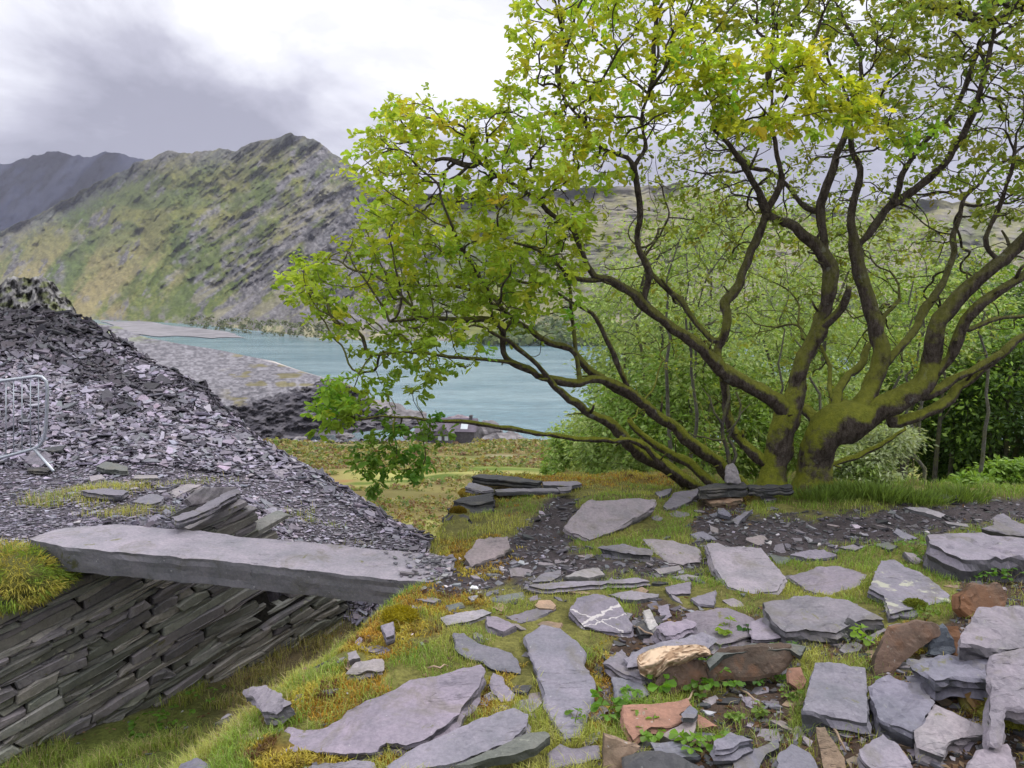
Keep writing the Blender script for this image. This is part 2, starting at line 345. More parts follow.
def classes(x, y, z):
    px, py = proj(x, y, z); s, q, wr = masks(x, y)
    j = (fbm(x*9, y*9, 21, 3)-.5)
    path = np.zeros(np.shape(x))
    for p in PATH: path = np.maximum(path, ss(-4, 5, sdpoly(px, py, p) + j*22))
    lit = np.zeros(np.shape(x))
    for p in LITTER: lit = np.maximum(lit, ss(-5, 6, sdpoly(px, py, p) + j*20))
    moss = np.zeros(np.shape(x))
    for cx, cy, rx, ry in MOSS: moss = np.maximum(moss, ss(1.25, .6, np.hypot((px-cx)/rx, (py-cy)/ry) + j*1.6))
    right = ss(.10, .35, wr + j*.25)
    rn = np.where((y > 4.75) & (wr < .97), ss(.45, .8, wr+j*.2), right)         # far bank is scree right up to its edge
    gully = (1-rn)*ss(-.1, .05, q)*ss(2.6, 2.3, s)
    left = (1-rn)*(1-gully)
    over = ss(7.2, 7.7, y)*right
    return dict(path=path*rn, lit=lit*rn, moss=moss*np.maximum(rn, gully*.5), right=rn, gully=gully, left=left, over=over, px=px, py=py, q=q, s=s, wr=wr)

def build_ground():
    na, ny = 460, 330
    a = np.linspace(-1.45, 1.45, na); y = np.geomspace(.75, 42, ny)
    Y, A = np.meshgrid(y, a, indexing='ij'); X = A*Y
    Z = H(X, Y)
    c = classes(X, Y, Z); j = fbm(X*5, Y*5, 31, 4)
    def v(*t): return np.array(t)
    col = np.ones(X.shape+(3,))*v(.13, .125, .035)
    col = col*(.7+.6*j[..., None])
    def lay(w, cc): nonlocal col; w = np.clip(w, 0, 1)[..., None]; col = col*(1-w) + np.asarray(cc)*w
    lay(c['moss']*.8, v(.17, .105, .02)*(0.5+j[..., None]))
    lay(c['lit'], v(.06, .04, .03)*(.5+j[..., None]))
    lay(c['path'], v(.055, .045, .05)*(.6+.8*j[..., None]))
    lay(c['gully'], (v(.13, .10, .055)*(.4+1.2*j[..., None])))
    gg = ss(150, 215, c['px'])*0 + ss(250, 190, c['px'])*ss(640, 720, c['py']); lay(c['gully']*gg*.8, v(.09, .12, .02)*(.5+j[..., None]))
    lay(c['left'], v(.07, .063, .078)*(.5+j[..., None]))
    dk = ss(.52, .62, fbm(X*.8, Y*1.6, 77, 3)) * ss(9.5, 12, Y); lay(c['left']*dk, v(.035, .033, .04))
    gl = c['left']*ss(.62, .7, fbm(X*1.4+3, Y*1.4, 91, 3))*ss(8.4, 7.4, Y)*.7; lay(gl, v(.12, .12, .03))
    lay(c['over'], v(.07, .09, .02)*(.5+j[..., None]))
    idx = np.arange(na*ny).reshape(ny, na)
    F = np.stack([idx[:-1, :-1], idx[:-1, 1:], idx[1:, 1:], idx[1:, :-1]], -1).reshape(-1, 4)
    heap = ((c['left'] > .5) & (Y > 5.2))
    fh = heap.reshape(-1)[F].all(1)
    Vv = np.stack([X, Y, Z], -1).reshape(-1, 3); Cc = col.reshape(-1, 3)
    out = []
    for nm, sel in (('ground', ~fh), ('slate_heap', fh)):
        ff = F[sel]; u, inv = np.unique(ff, return_inverse=True)
        o = obj(nm, nmesh(nm, Vv[u], [inv.reshape(-1, 4)], Cc[u], True), M['ground']); tag(o, kind='structure'); out.append(o)
    return out
GROUND, HEAP = build_ground()

# ------------------------------------------------------------------ valley, lake, far hills
def sheet(name, cols, rows_px, rows_Y, nc, nsub, noise_amp=0, noise_scale=(40, 40), colour=None, mat='terrain', jit=None, inv=False, dense=None):
    """rows: list over the profile (near to far) of picture heights / distances at the given picture columns; a real sheet in the world"""
    c = np.linspace(cols[0], cols[-1], nc) if dense is None else np.interp(np.linspace(0, 1, nc), [0, .1, .82, 1], [cols[0], dense[0], dense[1], cols[-1]])
    PR = [np.interp(c, cols, r) for r in rows_px]; YR = [np.interp(c, cols, r) for r in rows_Y]
    py, yy, tt = [], [], []
    for i in range(len(PR)-1):
        n = nsub[i]
        for k in range(n + (i == len(PR)-2)):
            t = k/n; py.append(PR[i]*(1-t)+PR[i+1]*t); yy.append(1/((1-t)/YR[i]+t/YR[i+1]) if inv else YR[i]*(1-t)+YR[i+1]*t); tt.append(np.full(nc, i+t))
    py = np.array(py); yy = np.array(yy); tt = np.array(tt); cc = np.broadcast_to(c, py.shape)
    if callable(noise_amp): yy = yy + noise_amp(cc, py, tt, yy)
    if jit is not None and callable(jit): py = py + jit(cc, py, tt)
    V = P(cc, py, yy)
    col = colour(cc, py, tt, V)
    nr = len(py); idx = np.arange(nr*nc).reshape(nr, nc)
    F = np.stack([idx[:-1, :-1], idx[:-1, 1:], idx[1:, 1:], idx[1:, :-1]], -1).reshape(-1, 4)
    o = obj(name, nmesh(name, V.reshape(-1, 3), [F], col.reshape(-1, 3), True), M[mat]); return tag(o, kind='structure')
def arr(*t): return np.array(t)
def lerp(a, b, w): return a + (b-a)*w[..., None]

def build_valley():
    # meadow falling to the lake
    ax = np.linspace(-1.0, 1.0, 150); y = np.geomspace(26, 300, 170); Y, A = np.meshgrid(y, ax, indexing='ij'); X = A*Y
    z = np.interp(Y, [26, 30, 60, 100, 150, 190, 222, 255, 300], [-8.5, -9, -15.2, -22.5, -31.4, -38, -45.5, -52, -60])
    z = z + (fbm(X/18, Y/18, 4, 4)-.5)*2.4*ss(280, 200, Y)
    z = z + ss(0, -40, X-10)*0
    j = fbm(X/9, Y/9, 14, 5); k = fbm(X/30, Y/30, 15, 3); px, py = proj(X, Y, z)
    col = lerp(arr(.15, .17, .045)*np.ones(X.shape+(3,)), arr(.26, .25, .085), ss(.4, .65, j))
    col = lerp(col, arr(.15, .10, .05), ss(.5, .7, k + .2*ss(420, 300, px))*.7)
    col = lerp(col, arr(.09, .13, .025), ss(.60, .7, fbm(X/12+40, Y/7, 16, 4)))
    col = lerp(col, arr(.33, .3, .2), ss(5, 2, np.abs(py-459-(px-520)*.03))*ss(470, 500, px)*ss(600, 560, px)*.8)
    col = lerp(col, arr(.26, .10, .06), ss(1.2, .3, np.hypot((px-345)/16, (py-481)/2.2) + (j-.5)*2)*.6)
    col = lerp(col, arr(.2, .19, .2), ss(170, 215, Y)*ss(.45, .6, j)*.7)
    idx = np.arange(z.size).reshape(z.shape); F = np.stack([idx[:-1, :-1], idx[:-1, 1:], idx[1:, 1:], idx[1:, :-1]], -1).reshape(-1, 4)
    o = obj('meadow', nmesh('meadow', np.stack([X, Y, z], -1).reshape(-1, 3), [F], col.reshape(-1, 3), True), M['terrain']); tag(o, kind='structure')
build_valley()
LAKEZ = -50.0
def build_lake():
    b = NB('lake_water')
    n = b.noise(.12, 5, .6, stretch=(1, 2.6, 1)); n2 = b.noise(.011, 6, .65, stretch=(1, 3.5, 1), dist=.6); n3 = b.noise(.6, 3, .6, stretch=(1, 2, 1))
    c = b.mix(b.ramp(n2, [(.42, (0, 0, 0)), (.58, (1, 1, 1))]), (.10, .19, .235), (.18, .275, .315))
    c = b.mix(1, c, b.ramp(n, [(.3, (.78, .79, .8)), (.7, (1.2, 1.2, 1.2))]), 'MULTIPLY')
    p = b.principled(c, .18, b.bump(b.math('ADD', n, n3), .35, .6), .35)
    V = np.array([[-1500, 170, LAKEZ], [1500, 170, LAKEZ], [1500, 1900, LAKEZ], [-1500, 1900, LAKEZ]])
    o = obj('lake', nmesh('lake', V, [[[0, 1, 2, 3]]]), b.m); tag(o, kind='structure')
build_lake()
def build_flats():
    for nm, poly in (('mud_flat', [(104,320.5),(150,322),(200,327),(236,333),(246,337),(215,337.5),(180,335.5),(150,336.5),(118,331)]),):
        pl = np.array(poly, float); k = np.linspace(0, len(pl), 121)[:-1]; i0 = k.astype(int); fr = (k-i0)[:, None]; nx = np.roll(pl, -1, 0); pl = pl[i0]*(1-fr)+nx[i0]*fr; pl = pl + np.stack([(fbm(k*1.3, k*0, 5, 4)-.5)*22, (fbm(k*1.1, k*0+9, 6, 4)-.5)*2.6], -1)
        pts = np.array([ray(*p) for p in pl]); t = (LAKEZ+.6-CAMZ)/pts[:, 2]; p3 = np.array([0, 0, CAMZ]) + pts*t[:, None]
        n = len(p3); c = p3.mean(0); V = np.vstack([p3, c[None]]); i = np.arange(n); F = np.stack([i, (i+1) % n, np.full(n, n)], -1)
        o = obj(nm, nmesh(nm, V, [F], np.tile([.22, .21, .225], (n+1, 1))), M['terrain']); tag(o, kind='structure')
build_flats()
def rockcol(n): return lerp(arr(.075, .07, .085)*np.ones(n.shape+(3,)), arr(.19, .178, .20), n)
def build_quarry_tip():
    cols = [60, 117, 148, 219, 273, 305, 322, 345, 380, 430]
    foot = [480, 470, 460, 452, 440, 437, 436, 434, 430, 426]
    top = [400, 402, 404, 406, 396, 385, 380, 383, 404, 420]
    back = [318, 326, 338, 350, 361, 372, 377, 382, 403, 419]
    yf = [228, 228, 228, 226, 224, 224, 224, 224, 224, 222]; yt = [250, 250, 250, 250, 250, 250, 250, 250, 245, 235]
    yb = [1100, 950, 750, 612, 524, 460, 300, 275, 252, 240]
    def colour(c, py, t, V):
        n = fbm(c/3, py/1.3, 41, 5, .6); st = fbm(c/30+py/9, py/2.2-c/14, 42, 4)
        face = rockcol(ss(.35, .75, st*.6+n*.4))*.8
        topc = lerp(arr(.11, .105, .12)*np.ones(n.shape+(3,)), arr(.23, .22, .245), ss(.3, .7, n))
        topc = lerp(topc, arr(.16, .14, .06), ss(.55, .66, fbm(c/22, py/5, 43, 3))*ss(215, 240, c)*.8)
        topc = lerp(topc, arr(.42, .38, .36), ss(1.93, 1.99, t)*ss(255, 280, c)*.9)
        topc = lerp(topc, arr(.20, .24, .09), ss(.5, .6, fbm(c/15, py/2, 44, 2))*ss(345, 335, py)*.6)
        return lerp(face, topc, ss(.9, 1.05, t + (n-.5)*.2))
    sheet('quarry_terrace', cols, [foot, top, back], [yf, yt, yb], 420, [90, 150], lambda c, py, t, yy: (fbm(c/9, py/5, 45, 4)-.5)*14*ss(1.3, .8, t)*ss(0, .15, t), colour=colour, jit=lambda c, py, t: (fbm(c/7, t*0, 46, 3)-.5)*5*ss(.5, 1, t)*ss(1.7, 1.05, t), inv=True)
build_quarry_tip()
def mtn(c, py, seed, ang, stretch, sc):
    ca, sa = math.cos(ang), math.sin(ang); u = (c*ca + py*sa)/sc; v = (-c*sa + py*ca)/sc
    return fbm(u/stretch, v, seed, 5, .55)
def build_mountains():
    cols = [-260, -100, 0, 50, 100, 145, 168, 190, 219, 235, 250, 268, 282, 292, 305, 320, 336, 365, 400, 470, 540, 600, 680, 720, 760, 850, 900, 960, 1024, 1250]
    ridge = [290, 262, 232, 208, 181, 159, 151, 153, 149, 151, 142, 140, 136, 134, 136, 144, 155, 178, 196, 195, 190, 187, 184, 192, 207, 209, 198, 202, 208, 190]
    yr = [2300, 2200, 2100, 2050, 2000, 1900, 1850, 1800, 1780, 1760, 1740, 1720, 1700, 1700, 1690, 1660, 1640, 1600, 1560, 1500, 1480, 1460, 1450, 1450, 1480, 1500, 1500, 1500, 1500, 1500]
    fy = np.interp(cols, [-260, 0, 110, 200, 270, 330, 480, 640, 1250], [1250, 1150, 1050, 930, 800, 690, 660, 640, 640])
    foot = np.interp(cols, [-260, 0, 110, 150, 200, 240, 270, 330, 480, 640, 1250], [318, 321, 324, 328, 333, 338, 341, 349, 349, 352, 352])
    shelf = foot - np.interp(cols, [-260, 110, 190, 300, 480, 1250], [2, 3, 8, 20, 14, 14]); ys = fy + 90
    back = np.array(ridge) + 30
    def rel(c, py, t, yy):
        w = ss(1.0, 1.25, t)*ss(2.02, 1.93, t)
        str_ = mtn(c, py, 61, R(-36), 5, 9); rid = 1-np.abs(2*mtn(c, py, 66, R(-52), 2.2, 34)-1); big = mtn(c, py, 71, R(-55), 1.6, 80)
        return w*((str_-.5)*85*ss(140, 280, c) + (rid-.5)*100 + (big-.5)*260 + (fbm(c/6, py/6, 62, 4)-.5)*26)
    def jit(c, py, t): return (fbm(c/9, t*0+.3, 63, 4)-.5)*7*ss(1.5, 2, t)*ss(2.6, 2.0, t) + (fbm(c/5, py/5, 67, 3)-.5)*3*ss(0, .6, t)*ss(2, 1.6, t)
    def colour(c, py, t, V):
        n = fbm(c/7, py/7, 64, 5); s = mtn(c, py, 61, R(-36), 5, 9); s2 = mtn(c, py, 65, R(-50), 4, 22); f = fbm(c/2.2, py/1.8, 68, 5, .62)
        g = lerp(arr(.088, .115, .030)*np.ones(n.shape+(3,)), arr(.168, .168, .052), ss(.36, .64, s2*.7+f*.3))
        g = lerp(g, arr(.085, .125, .035), ss(.5, .64, fbm(c/26, py/18, 69, 4))*ss(330, 250, py)*.6)
        g = lerp(g, arr(.25, .205, .105), ss(.46, .60, s2)*ss(215, 290, py)*ss(290, 190, c)*.8)
        rk = rockcol(ss(.3, .68, f*.65+s*.35))
        line = (c - (300 - (py-150)*.62))/60                    # right of this diagonal the slope is bare rock
        rw = ss(-.35, .55, line + (s-.5)*4 + (n-.5)*2.0)*ss(470, 380, c)*.9
        strata = mtn(c, py, 75, R(-34), 9, 5); rk = lerp(rk, arr(.21, .195, .125), ss(.54, .62, strata)*.75)     # grass ledges between the beds
        out_ = mtn(c, py, 76, R(-52), 2.6, 7); rw = np.maximum(rw, ss(.585, .64, out_)*.85*ss(.35, .55, fbm(c/40, py/30, 78, 3)))
        rw = np.maximum(rw, ss(26, 4, py-np.interp(c, cols, ridge) + (f-.5)*30)*.7)
        g = lerp(g, rk, rw); g = g*(.72+.4*f[..., None])
        rs = ss(470, 600, c); hill = lerp(arr(.22, .205, .11)*np.ones(n.shape+(3,)), arr(.14, .15, .07), ss(.4, .6, s2)); hill = lerp(hill, arr(.2, .18, .19), ss(.5, .62, n)*.6)
        g = lerp(g, hill, rs)
        sh = ss(1.05, .95, t + (n-.5)*.3); g = lerp(g, lerp(arr(.16, .145, .15)*np.ones(n.shape+(3,)), arr(.26, .235, .15), ss(.4, .6, n)), sh*.9)
        g = lerp(g, arr(.10, .125, .045), sh*ss(.5, .6, f)*ss(.3, .7, t)*.8)
        g = lerp(g, arr(.34, .30, .30), ss(.28, .08, t)*ss(180, 230, c)*.8)
        return g
    sheet('mountain_side', cols, [foot, shelf, ridge, back], [fy, ys, yr, np.array(yr)+500], 760, [16, 290, 8], rel, colour=colour, jit=jit, dense=(-30, 420))
    # far range under the cloud
    cols = [-300, -120, -30, 0, 23, 47, 62, 90, 105, 125, 145, 200, 260]
    ridge = [200, 180, 170, 164, 159, 153, 154, 157, 151, 154, 160, 190, 215]; n = len(cols)
    def colour(c, py, t, V):
        n = fbm(c/8, py/7, 81, 5); return lerp(arr(.008, .012, .035)*np.ones(n.shape+(3,)), arr(.022, .026, .05), ss(.35, .7, n))
    sheet('far_range', cols, [[330]*n, ridge, np.array(ridge)+25], [[2500]*n, [3300]*n, [3700]*n], 240, [110, 8], lambda c, py, t, yy: ss(.0, .2, t)*ss(1.02, .93, t)*((fbm(c/28+py/40, py/60, 82, 5)-.5)*700), colour=colour, jit=lambda c, py, t: (fbm(c/10, t*0, 83, 4)-.5)*8*ss(.5, 1, t))
build_mountains()
def build_crag():
    cols = [-80, -20, 0, 12, 30, 45, 55, 66, 76, 82]
    top = [300, 288, 283, 277, 276, 279, 285, 297, 310, 340]; n = len(cols)
    def colour(c, py, t, V):
        n = fbm(c/3, py/3.5, 85, 5, .6); g = rockcol(ss(.25, .65, n))*arr(1.25, 1.3, 1.15); return lerp(g, arr(.10, .115, .04), ss(.52, .64, fbm(c/9, py/5, 86, 4))*.8)
    o = sheet('crag', cols, [[345]*n, top, np.array(top)+14], [[100]*n, [112]*n, [130]*n], 160, [60, 8], lambda c, py, t, yy: (fbm(c/5, py/8, 87, 5)-.5)*8*ss(1.1, .9, t), colour=colour, jit=lambda c, py, t: (fbm(c/6, t*0, 88, 4)-.5)*7*ss(.5, 1, t))
build_crag()
# ------------------------------------------------------------------ slate slabs
TOPS = []                       # ground-plan outlines, so that grass keeps off them
def slate_mesh(name, outline, th, seed, dense=1.0, rough=1.0, taper=.0):
    """outline: (n,2) in the slab's own plane, counted in metres; a plate with a stepped cleft face, ragged edges and layered sides"""
    rg = np.random.default_rng(seed); o = np.asarray(outline, float)
    area = .5*np.sum(o[:, 0]*np.roll(o[:, 1], -1) - np.roll(o[:, 0], -1)*o[:, 1])
    if area < 0: o = o[::-1]; area = -area
    size = math.sqrt(area); step = max(.018, size/9/dense); pts = []
    for i in range(len(o)):
        a, b = o[i], o[(i+1) % len(o)]; L = np.hypot(*(b-a)); n = max(1, int(round(L/step)))
        d = (b-a)/max(L, 1e-6); nn = np.array([d[1], -d[0]])
        for k in range(n):
            t = k/n; j = (0 if k == 0 else rg.normal(0, .10*step*rough)); pts.append(a + (b-a)*t + nn*j + d*(0 if k == 0 else rg.normal(0, .12*step)))
    B = np.array(pts); nb = len(B)
    lo, hi = B.min(0), B.max(0); g = step*1.05; inner = []
    gx, gy = np.meshgrid(np.arange(lo[0], hi[0], g), np.arange(lo[1], hi[1], g)); gp = np.stack([gx.ravel(), gy.ravel()], -1) + rg.uniform(-.28, .28, (gx.size, 2))*g
    sd = sdpoly(gp[:, 0], gp[:, 1], B); inner = gp[sd > step*.45]
    allp = [Vector(p) for p in B] + [Vector(p) for p in inner]
    try:
        r = geometry.delaunay_2d_cdt(allp, [(i, (i+1) % nb) for i in range(nb)], [], 1, 1e-6); vs = np.array([tuple(v) for v in r[0]]); fs = [tuple(f) for f in r[2]]
        if len(vs) != len(allp): raise ValueError
    except Exception:
        vs = np.array([tuple(v) for v in allp[:nb]]); fs = [tuple(range(nb))]; inner = inner[:0]
    n = len(vs); sx, sy = rg.uniform(0, 50, 2); ang = rg.uniform(0, 3.1); u = vs[:, 0]*math.cos(ang)+vs[:, 1]*math.sin(ang); w = -vs[:, 0]*math.sin(ang)+vs[:, 1]*math.cos(ang)
    st = fbm(u/(size*.9)+sx, w/(size*.35)+sy, seed % 1000, 4); q = 5.0; stp = np.floor(st*q)/q
    z = (stp-.5)*th*.42*rough*min(1, .12/max(th, .02)) + (fbm(vs[:, 0]/(size*.3)+sx, vs[:, 1]/(size*.3)+sy, 9, 3)-.5)*.10*min(th, .08)
    z[:nb] -= rg.uniform(0, .06, nb)*min(th, .08)
    V = [np.column_stack([vs, z])]; cen = B.mean(0)
    levels = [.12, .3, .5, .72, 1.0] if th > .035 else [.35, 1.0]
    F3 = [f for f in fs if len(f) == 3]; FN = [f for f in fs if len(f) > 3]; Q = []; prev = np.arange(nb); base = n
    ring_n = np.stack([(np.roll(B, -1, 0)-np.roll(B, 1, 0))[:, 1], -(np.roll(B, -1, 0)-np.roll(B, 1, 0))[:, 0]], -1); ring_n /= np.maximum(np.linalg.norm(ring_n, axis=1, keepdims=True), 1e-6)
    for li, l in enumerate(levels):
        sm = rg.normal(0, .12*min(th, .08))*min(1, rough)*(.35 if rough < .6 else 1); off = (fbm(np.arange(nb)/5.0, np.full(nb, li*3.3), seed % 997, 2)-.5)*.42*min(th, .09)*rough + sm - taper*l*th
        rv = np.column_stack([B + ring_n*off[:, None], z[:nb] - th*l]); V.append(rv); cur = base + np.arange(nb); base += nb
        Q.append(np.stack([prev, cur, np.roll(cur, -1), np.roll(prev, -1)], -1)); prev = cur
    V = np.vstack(V); Fs = [np.concatenate(Q)]
    if F3: Fs.append(np.array(F3))
    for f in FN: Fs.append(np.array([f]))
    Fs.append(np.array([list(prev[::-1])]))
    return nmesh(name, V, Fs, None, False), B

COLS = dict(grey=(.215, .200, .235), purple=(.228, .202, .245), pink=(.262, .235, .262), blue=(.175, .172, .21), dark=(.055, .055, .06), green=(.13, .14, .13), pale=(.28, .26, .275), brown=(.115, .08, .06), orange=(.30, .16, .11), tan=(.31, .22, .155), mauve=(.28, .24, .25))
def frame(n):
    n = n/np.linalg.norm(n); x = np.array([1.0, 0, 0]); x = x - n*(x@n); x /= np.linalg.norm(x); y = np.cross(n, x); return np.array([x, y, n])
_sid = [100]
def slab(label, poly, th=.05, lift=.03, tilt=(0, 0), col='grey', mat='slate', group=None, name='slate_slab', cat='slate slab', Y=None, dense=1.0, rough=1.0, upright=None, taper=0, yaw=0, parent=None, flat=False):
    """a slab whose upper (or, upright, front) face covers poly in the photograph, lying on the ground it is seen on"""
    _sid[0] += 1; seed = _sid[0]; poly = [(float(a), float(b)) for a, b in poly]; pa = np.array(poly)
    if upright is not None:                           # lean: degrees back from the vertical; stands where its lowest point meets the ground
        b = pa[np.argmax(pa[:, 1])]; c = hit(b[0], b[1]) if Y is None else P(b[0], b[1], Y)
        l = R(upright); n = np.array([math.sin(R(yaw))*math.cos(l), -math.cos(R(yaw))*math.cos(l), math.sin(l)])
    else:
        mx, my = pa.mean(0)
        c = hit(mx, my, lift) if Y is None else P(mx, my, Y)
        g = gnormal(c[0], c[1]); n = np.array([0, 0, 1.0]) if flat else g*np.array([.6, .6, 1.0]); n = n/np.linalg.norm(n)
        n = np.array(Matrix.Rotation(R(tilt[0]), 3, 'X') @ Matrix.Rotation(R(tilt[1]), 3, 'Y') @ Vector(n))
    W3 = []
    for px, py in poly:
        d = ray(px, py); t = ((c-np.array([0, 0, CAMZ]))@n)/(d@n); W3.append(np.array([0, 0, CAMZ])+d*t)
    W3 = np.array(W3); ctr = W3.mean(0); Fm = frame(n); loc = (W3-ctr)@Fm.T
    me, B = slate_mesh(name, loc[:, :2], th, seed, dense, rough, taper)
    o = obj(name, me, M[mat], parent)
    mw = Matrix(((Fm[0, 0], Fm[1, 0], Fm[2, 0], ctr[0]), (Fm[0, 1], Fm[1, 1], Fm[2, 1], ctr[1]), (Fm[0, 2], Fm[1, 2], Fm[2, 2], ctr[2]), (0, 0, 0, 1)))
    o.matrix_world = mw
    rj = random.Random(seed); cc = COLS[col] if isinstance(col, str) else col; k = rj.uniform(.82, 1.08)
    o.color = (cc[0]*k*rj.uniform(.97, 1.03), cc[1]*k*1.01, cc[2]*k*1.02*rj.uniform(.96, 1.04), 1)
    if label: tag(o, label, cat, group, 'thing')
    if upright is None: TOPS.append((W3[:, :2], float(ctr[2])))
    else:
        base = W3[np.argsort(W3[:, 2])[:3], :2]
    return o
def build_slabs():
    # --- middle foreground
    slab('long pointed grey slab set in the turf left of the leafy hollow', [(525,636),(542,624),(560,628),(577,642),(584,650),(583,661),(595,681),(594,701),(586,714),(580,736),(564,739),(559,729),(547,707),(546,696)], .05, .03, (2,0), 'grey', dense=1.6)
    slab('leaf-shaped grey slab just above the biggest foreground slab', [(454,633),(464,633),(477,642),(492,646),(510,652),(517,660),(519,671),(507,669),(492,665),(479,658),(467,656),(456,647)], .04, .02, (3,0), 'blue')
    slab('small rounded slab in moss beside the long pointed slab', [(493,672),(501,674),(507,685),(515,694),(512,702),(501,702),(492,692),(489,683)], .04, .02, (2,0), 'purple')
    slab('biggest foreground slab, purple grey, with golden moss along its upper edge', [(269,760),(277,740),(288,725),(303,729),(323,727),(342,717),(347,709),(360,703),(377,697),(395,690),(410,680),(440,676),(446,674),(464,668),(481,663),(484,670),(479,687),(471,696),(464,703),(459,716),(446,725),(433,733),(420,740),(406,744),(386,740),(377,749),(351,751),(329,751),(307,749),(290,751)], .06, .05, (-1,-4), 'purple', dense=2.4)
    slab('long grey slab at the front edge under the biggest foreground slab', [(385,766),(406,753),(417,747),(440,737),(457,729),(477,720),(497,712),(514,707),(528,712),(527,722),(522,731),(512,740),(492,747),(477,753),(462,760),(446,764),(427,767),(400,772)], .05, .05, (0,-4), 'grey', dense=1.6)
    slab('thin slab edge standing over a rust red face at the front', [(455,765),(483,753),(507,742),(525,733),(545,731),(550,736),(534,748),(521,752),(463,764)], .03, .07, (2,-3), 'green')
    slab('rust red slate face under a thin grey edge at the front', [(461,765),(521,752),(525,768),(527,790),(456,790)], .05, 0, col='orange', mat='rust', upright=25, Y=2.40)
    slab('low grey slab between the long pointed slab and the front edge', [(549,751),(560,744),(573,747),(586,744),(599,744),(601,757),(577,763),(562,764),(549,767)], .04, .02, (2,0), 'grey')
    slab('pointed tan slate standing on edge beside the low grey front slab', [(605,736),(622,742),(641,749),(627,757),(624,790),(602,790)], .04, 0, col='tan', mat='stain', upright=20, Y=2.35)
    slab('near black slab at the front beside the pointed tan slate', [(624,756),(644,750),(661,751),(679,756),(692,763),(706,772),(700,788),(624,788)], .05, .05, (8,0), 'dark')
    slab('pale streaked slab low on the turf near the bridge end', [(440,617),(459,612),(483,609),(492,612),(470,621),(446,625)], .03, .025, (3,0), 'pale')
    slab('small purple slab overlapping the pale streaked slab', [(486,616),(497,616),(516,625),(503,632),(488,626)], .03, .03, (3,4), 'purple')
    slab('flat grey slab sunk in the turf right of the pale streaked slab', [(507,617),(523,611),(542,607),(556,609),(542,615),(529,620),(521,623)], .03, .015, (2,0), 'grey')
    slab('purple slab crossed by white quartz veins', [(570,610),(577,598),(593,594),(615,597),(624,610),(633,624),(631,630),(608,628),(584,626)], .05, .05, (8,0), 'purple', 'vein', dense=1.5)
    slab('narrow slab lying behind the quartz-veined slab', [(608,594),(631,590),(659,594),(658,597),(636,600),(622,599)], .03, .015, (1,0), 'grey')
    slab('very long thin slab along the edge of the dark path', [(528,585),(561,581),(608,580),(638,577),(650,581),(608,583),(551,588),(533,587)], .04, .03, (1,0), 'grey')
    slab('small tilted slab at the left end of the long thin slab', [(532,582),(544,572),(561,569),(561,575),(551,581)], .03, .03, (4,0), 'grey')
    slab('small pale slab just above the long thin slab', [(565,576),(582,569),(598,567),(605,574),(589,577)], .03, .03, (4,0), 'pale')
    slab('thin slab in the turf near the buried end of the bridge', [(479,600),(497,595),(523,592),(525,596),(504,601)], .03, .015, (1,0), 'green')
    slab('tiny greenish slab at the top of the grassy bank', [(446,605),(462,602),(464,605),(448,610)], .03, .015, (1,0), 'green')
    slab('pinkish cracked slab where the bridge meets the dark path', [(464,556),(476,540),(490,536),(507,535),(510,546),(502,553),(490,558),(472,566)], .10, .07, (9,0), 'mauve', dense=1.4)
    slab('wide pinkish slab on top of the grassy hump', [(565,526),(582,505),(589,500),(615,499),(636,497.5),(656,500),(654,506),(631,519),(608,533),(590,538.5),(575,533)], .07, .05, (9,3), 'pink', dense=2.0)
    slab('thick edged slab under the right side of the grassy hump', [(600,545),(622,543),(652,549),(651,554),(636,551),(612,548)], .06, .06, (3,0), 'grey')
    slab('layered slab with cracked lower edge between hump and big pink slab', [(644,539),(673,540),(700,549),(700,560),(669,562.5)], .05, .03, (4,0), 'pink', rough=1.6)
    slab('big pink slab in bright grass at the middle of the picture', [(707,543),(718,542),(726,546),(761,548),(786,577),(777,591),(753,592),(728,587),(715,569)], .06, .06, (6,0), 'pink', dense=2.0)
    slab('flat purple slab with flaking lower right edge, right of the big pink slab', [(789,575),(816,566),(840,565.5),(866,572),(859,587),(836,596),(805,589)], .04, .03, (3,0), 'purple', rough=1.8, dense=1.4)
    slab('leaning slab behind the hump, below the trunks', [(663,506),(675,492),(697,488),(701.5,492),(687,501),(667,510)], .04, .05, (8,0), 'grey')
    slab('small slab behind the wide pinkish hump slab', [(655,492),(672,488),(670,493),(660,497)], .03, .03, (4,0), 'grey')
    slab('dark block carrying the small stump stone', [(698,486),(716,482),(744,482),(748,487),(700,490)], .07, .07, (0,0), 'dark', Y=6.1)
    slab('black slab at the foot of the central trunk', [(747,484),(790,484),(793,487),(749,488)], .06, .07, (0,0), 'dark', Y=6.2)
    slab('tan mossy stone under the dark block', [(704,498),(718,495.5),(741.5,496),(741,500),(712,503)], .06, .06, (2,0), 'tan', 'stain')
    slab('small blue slate chip leaning under the tan mossy stone', [(718,508),(724,508),(732,515),(730,517),(718,513)], .025, .05, (14,5), 'blue')
    slab('flat blue chip left of the leaning blue chip', [(709,514),(716,512),(724,515),(712,517)], .02, .02, (4,0), 'blue')
    slab('pointed grey slate on the slope below the trunks', [(730,521),(742,513),(753,509),(742,519),(738,524)], .03, .03, (8,0), 'grey')
    slab('small slab on the grass in front of the black slab', [(759,492),(767,492),(777,499),(765,501)], .03, .03, (6,0), 'grey')
    slab('four-sided purple slab left of the big pink slab', [(665,587),(691,581),(691,593),(669,594)], .03, .02, (2,0), 'purple')
    slab('triangular slab in the grass below the big pink slab', [(691,598),(716,590),(714,605),(699,604)], .03, .02, (3,0), 'grey')
    slab('thin pale slab between the layered slab and the four-sided purple one', [(672,576),(687,574),(700.5,577),(685,579.5)], .02, .012, (1,0), 'pale')
